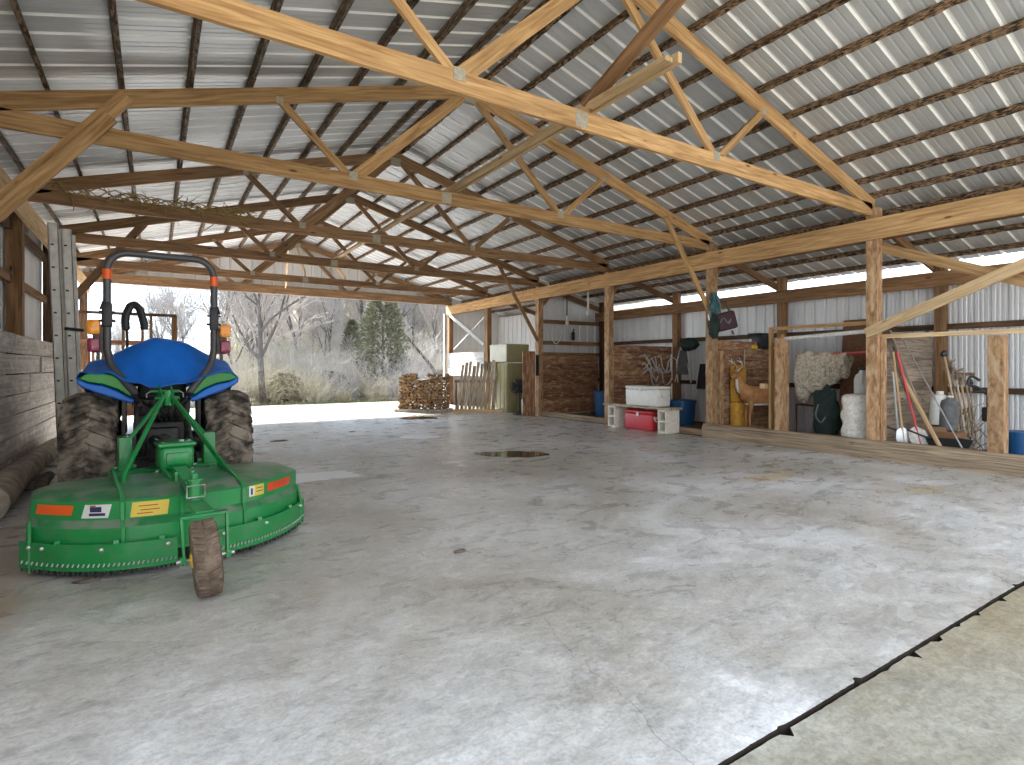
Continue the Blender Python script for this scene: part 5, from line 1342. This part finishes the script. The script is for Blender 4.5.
# brush
def shrub(seed,tw,H=2.3,n=26):
    rg=random.Random(seed); a=MB()
    for k in range(n):
        an=rg.random()*2*pi; d=V((cos(an)*rg.uniform(.15,.9),sin(an)*rg.uniform(.15,.9),1)).normalized()
        grow(a,a,V((cos(an)*.2,sin(an)*.2,-.1)),d,H*rg.uniform(.4,.8),.014,2,rg,4,.9,.05,(0,0,5,4),.0055)
    m_=mesh_of('brush_shrub',a,0,False); m_.materials.append(M[tw]); return m_
sh=[shrub(1,'twig_tan'),shrub(2,'twig'),shrub(3,'twig_tan',1.6,34),shrub(4,'twig',3.0),shrub(6,'twig_tan',2.6,30)]
for row,(yy,nn) in enumerate(((23.3,15),(24.6,17),(26.4,17),(28.8,18),(32,18),(36,18),(41,20),(47,22),(54,24),(62,26))):
    for i in range(nn):
        xa=-.10*yy-1; xb=.60*yy; x=xa+(xb-xa)*(i+.5)/nn+tt.uniform(-.5,.5); y=yy+tt.uniform(-.6,.6)
        o=bpy.data.objects.new('brush_shrub',sh[tt.randrange(5)]); COL.objects.link(o); o.location=on(x,y); o.rotation_euler=(0,0,tt.random()*6.3); s_=tt.uniform(.7,1.15)*(.5,.6,.75,.9,1,1,1.1,1.2,1.3,1.4)[row]*(.55 if x<.09*y else 1); o.scale=(s_*1.1,s_*1.1,s_)
        tag(o,'tangled bare shrub of the brush at the edge of the pad','shrub','bare shrubs along the pad edge')
# dry grass fringe along the pad
mb=MB()
for k in range(5200):
    x=tt.uniform(-4,16); y=21.65+abs(tt.gauss(0,.9)); z=hill(x,y); h_=tt.uniform(.10,.34); w_=.012; a=tt.random()*6.3; l=V((tt.gauss(0,.1),tt.gauss(0,.1),h_)); s_=V((cos(a)*w_,sin(a)*w_,0)); c=V((x,y,z-.03)); mb.add([c-s_,c+s_,c+l],[(0,1,2)])
M['grass']=flat('dry grass',(.17,.175,.085),.95,var=.4,scale=1.3,dirt=(.24,.215,.13),dirt_amt=.6,spec=.05)
single('dry_grass',mb,M['grass'],'fringe of dry grass along the far edge of the concrete pad','grass',kind='stuff',ang=0)
# stake-sided wagon ahead of the tractor
t=thing('hay_wagon','brown stake sided wagon with open rails standing beyond the tractor','wagon',(-.47,14.0,0))
mb=MB(); mb.beam((0,-.02,.95),(0,3.6,.95),1.7,.06); mb.beam((-.4,0,.85),(-.4,3.6,.85),.06,.16); mb.beam((.4,0,.85),(.4,3.6,.85),.06,.16); obj('deck',mb,M['pine_brown'],t)
for x in (-.82,-.42,-.08,.25,.40,.82):
    mb=MB(); mb.beam((x,0,.85),(x,0,2.50 if x!=.40 else 2.5),.05 if abs(x)<.8 else .10,.05,up=(0,1,0)); obj('stake',mb,M['pine_brown'],t)
for z in (1.30,1.90,2.50):
    mb=MB(); mb.beam((-.86,-.02,z),(.86,-.02,z),.04,.10 if z<2.4 else .06); obj('rail',mb,M['stall_plank'] if z<2.4 else M['dark_wood'],t)
for s in (-1,1):
    for y in (1.2,2.4,3.5):
        mb=MB(); mb.beam((s*.84,y,.9),(s*.84,y,1.9),.06,.05,up=(0,1,0)); obj('stake',mb,M['pine_brown'],t)
    for z in (1.30,1.85): mb=MB(); mb.beam((s*.84,0,z),(s*.84,3.6,z),.04,.09); obj('side_rail',mb,M['pine_brown'],t)
    for y in (.7,2.9):
        mb=MB(); mb.lathe([(.16,-.09),(.30,-.1),(.36,-.06),(.37,0),(.36,.06),(.30,.1),(.16,.09)],28,Matrix.Translation((s*.72,y,.37))@Matrix.Rotation(pi/2,4,'Y')); w_=obj('wheel',mb,M['tyre'],t)
        mb=MB(); mb.lathe([(0,-.05),(.17,-.05),(.17,.05),(0,.05)],20,Matrix.Translation((s*.72,y,.37))@Matrix.Rotation(pi/2,4,'Y')); obj('hub',mb,M['alu'],w_)
mb=MB(); mb.tube([(-.72,.7,.37),(.72,.7,.37)],.04,10); mb.tube([(-.72,2.9,.37),(.72,2.9,.37)],.04,10); mb.beam((0,-.0,.6),(0,3.6,.6),.1,.12)
for y in (.7,2.9): mb.beam((0,y,.37),(0,y,.95),.3,.12,up=(0,1,0))
obj('running_gear',mb,M['rust'],t)
SKY_FAR=1.65; SKY_NEAR=.44; EXPO=2.08; SUN=11.0; SUN_FROM=(-.35,.90,.84)
# ================================================================ LIGHT, SKY, CAMERA
w=bpy.data.worlds.new('sky'); sc.world=w; w.use_nodes=True; N=w.node_tree.nodes; L=w.node_tree.links
bg=N['Background']; tc=N.new('ShaderNodeTexCoord'); sp=N.new('ShaderNodeSeparateXYZ'); L.new(tc.outputs['Generated'],sp.inputs[0])
el=ramp(N,[(.0,(.80,.88,.96)),(.10,(.66,.80,.95)),(.35,(.62,.78,.98)),(1,(.60,.75,1.0))]); L.new(sp.outputs[2],el.inputs[0])
dt=N.new('ShaderNodeVectorMath'); dt.operation='DOT_PRODUCT'; L.new(tc.outputs['Generated'],dt.inputs[0]); dt.inputs[1].default_value=V((.25,-.85,.5)).normalized()
gl=N.new('ShaderNodeMapRange'); gl.inputs[1].default_value=-.1; gl.inputs[2].default_value=1.0; gl.inputs[3].default_value=0; gl.inputs[4].default_value=1; gl.interpolation_type='SMOOTHSTEP'
L.new(dt.outputs['Value'],gl.inputs[0])
mx=N.new('ShaderNodeMix'); mx.data_type='RGBA'; L.new(gl.outputs[0],mx.inputs[0]); L.new(el.outputs[0],mx.inputs[6]); mx.inputs[7].default_value=(.93,.96,1.0,1)
L.new(mx.outputs[2],bg.inputs['Color'])
st=N.new('ShaderNodeMapRange'); st.inputs[3].default_value=SKY_FAR; st.inputs[4].default_value=SKY_NEAR; L.new(gl.outputs[0],st.inputs[0]); 
L.new(st.outputs[0],bg.inputs['Strength'])
sd_=bpy.data.lights.new('sun','SUN'); sd_.energy=SUN; sd_.angle=R(6); sd_.color=(1,.96,.90); so=bpy.data.objects.new('sun',sd_); COL.objects.link(so)
so.rotation_euler=V(SUN_FROM).to_track_quat('Z','Y').to_euler(); so.location=(-10,40,30)
cam=bpy.data.cameras.new('camera'); co=bpy.data.objects.new('camera',cam); COL.objects.link(co); sc.camera=co
cam.sensor_width=36; cam.lens=36*F/1024; cam.clip_end=500; cam.clip_start=.05
cam.shift_y=(HY-382.5)/1024
co.location=(0,0,CAMH); co.rotation_euler=(R(90),0,-TH)
vs_=sc.view_settings; vs_.view_transform='Standard'; vs_.look='None'; vs_.gamma=1; vs_.use_curve_mapping=False; vs_.exposure=EXPO
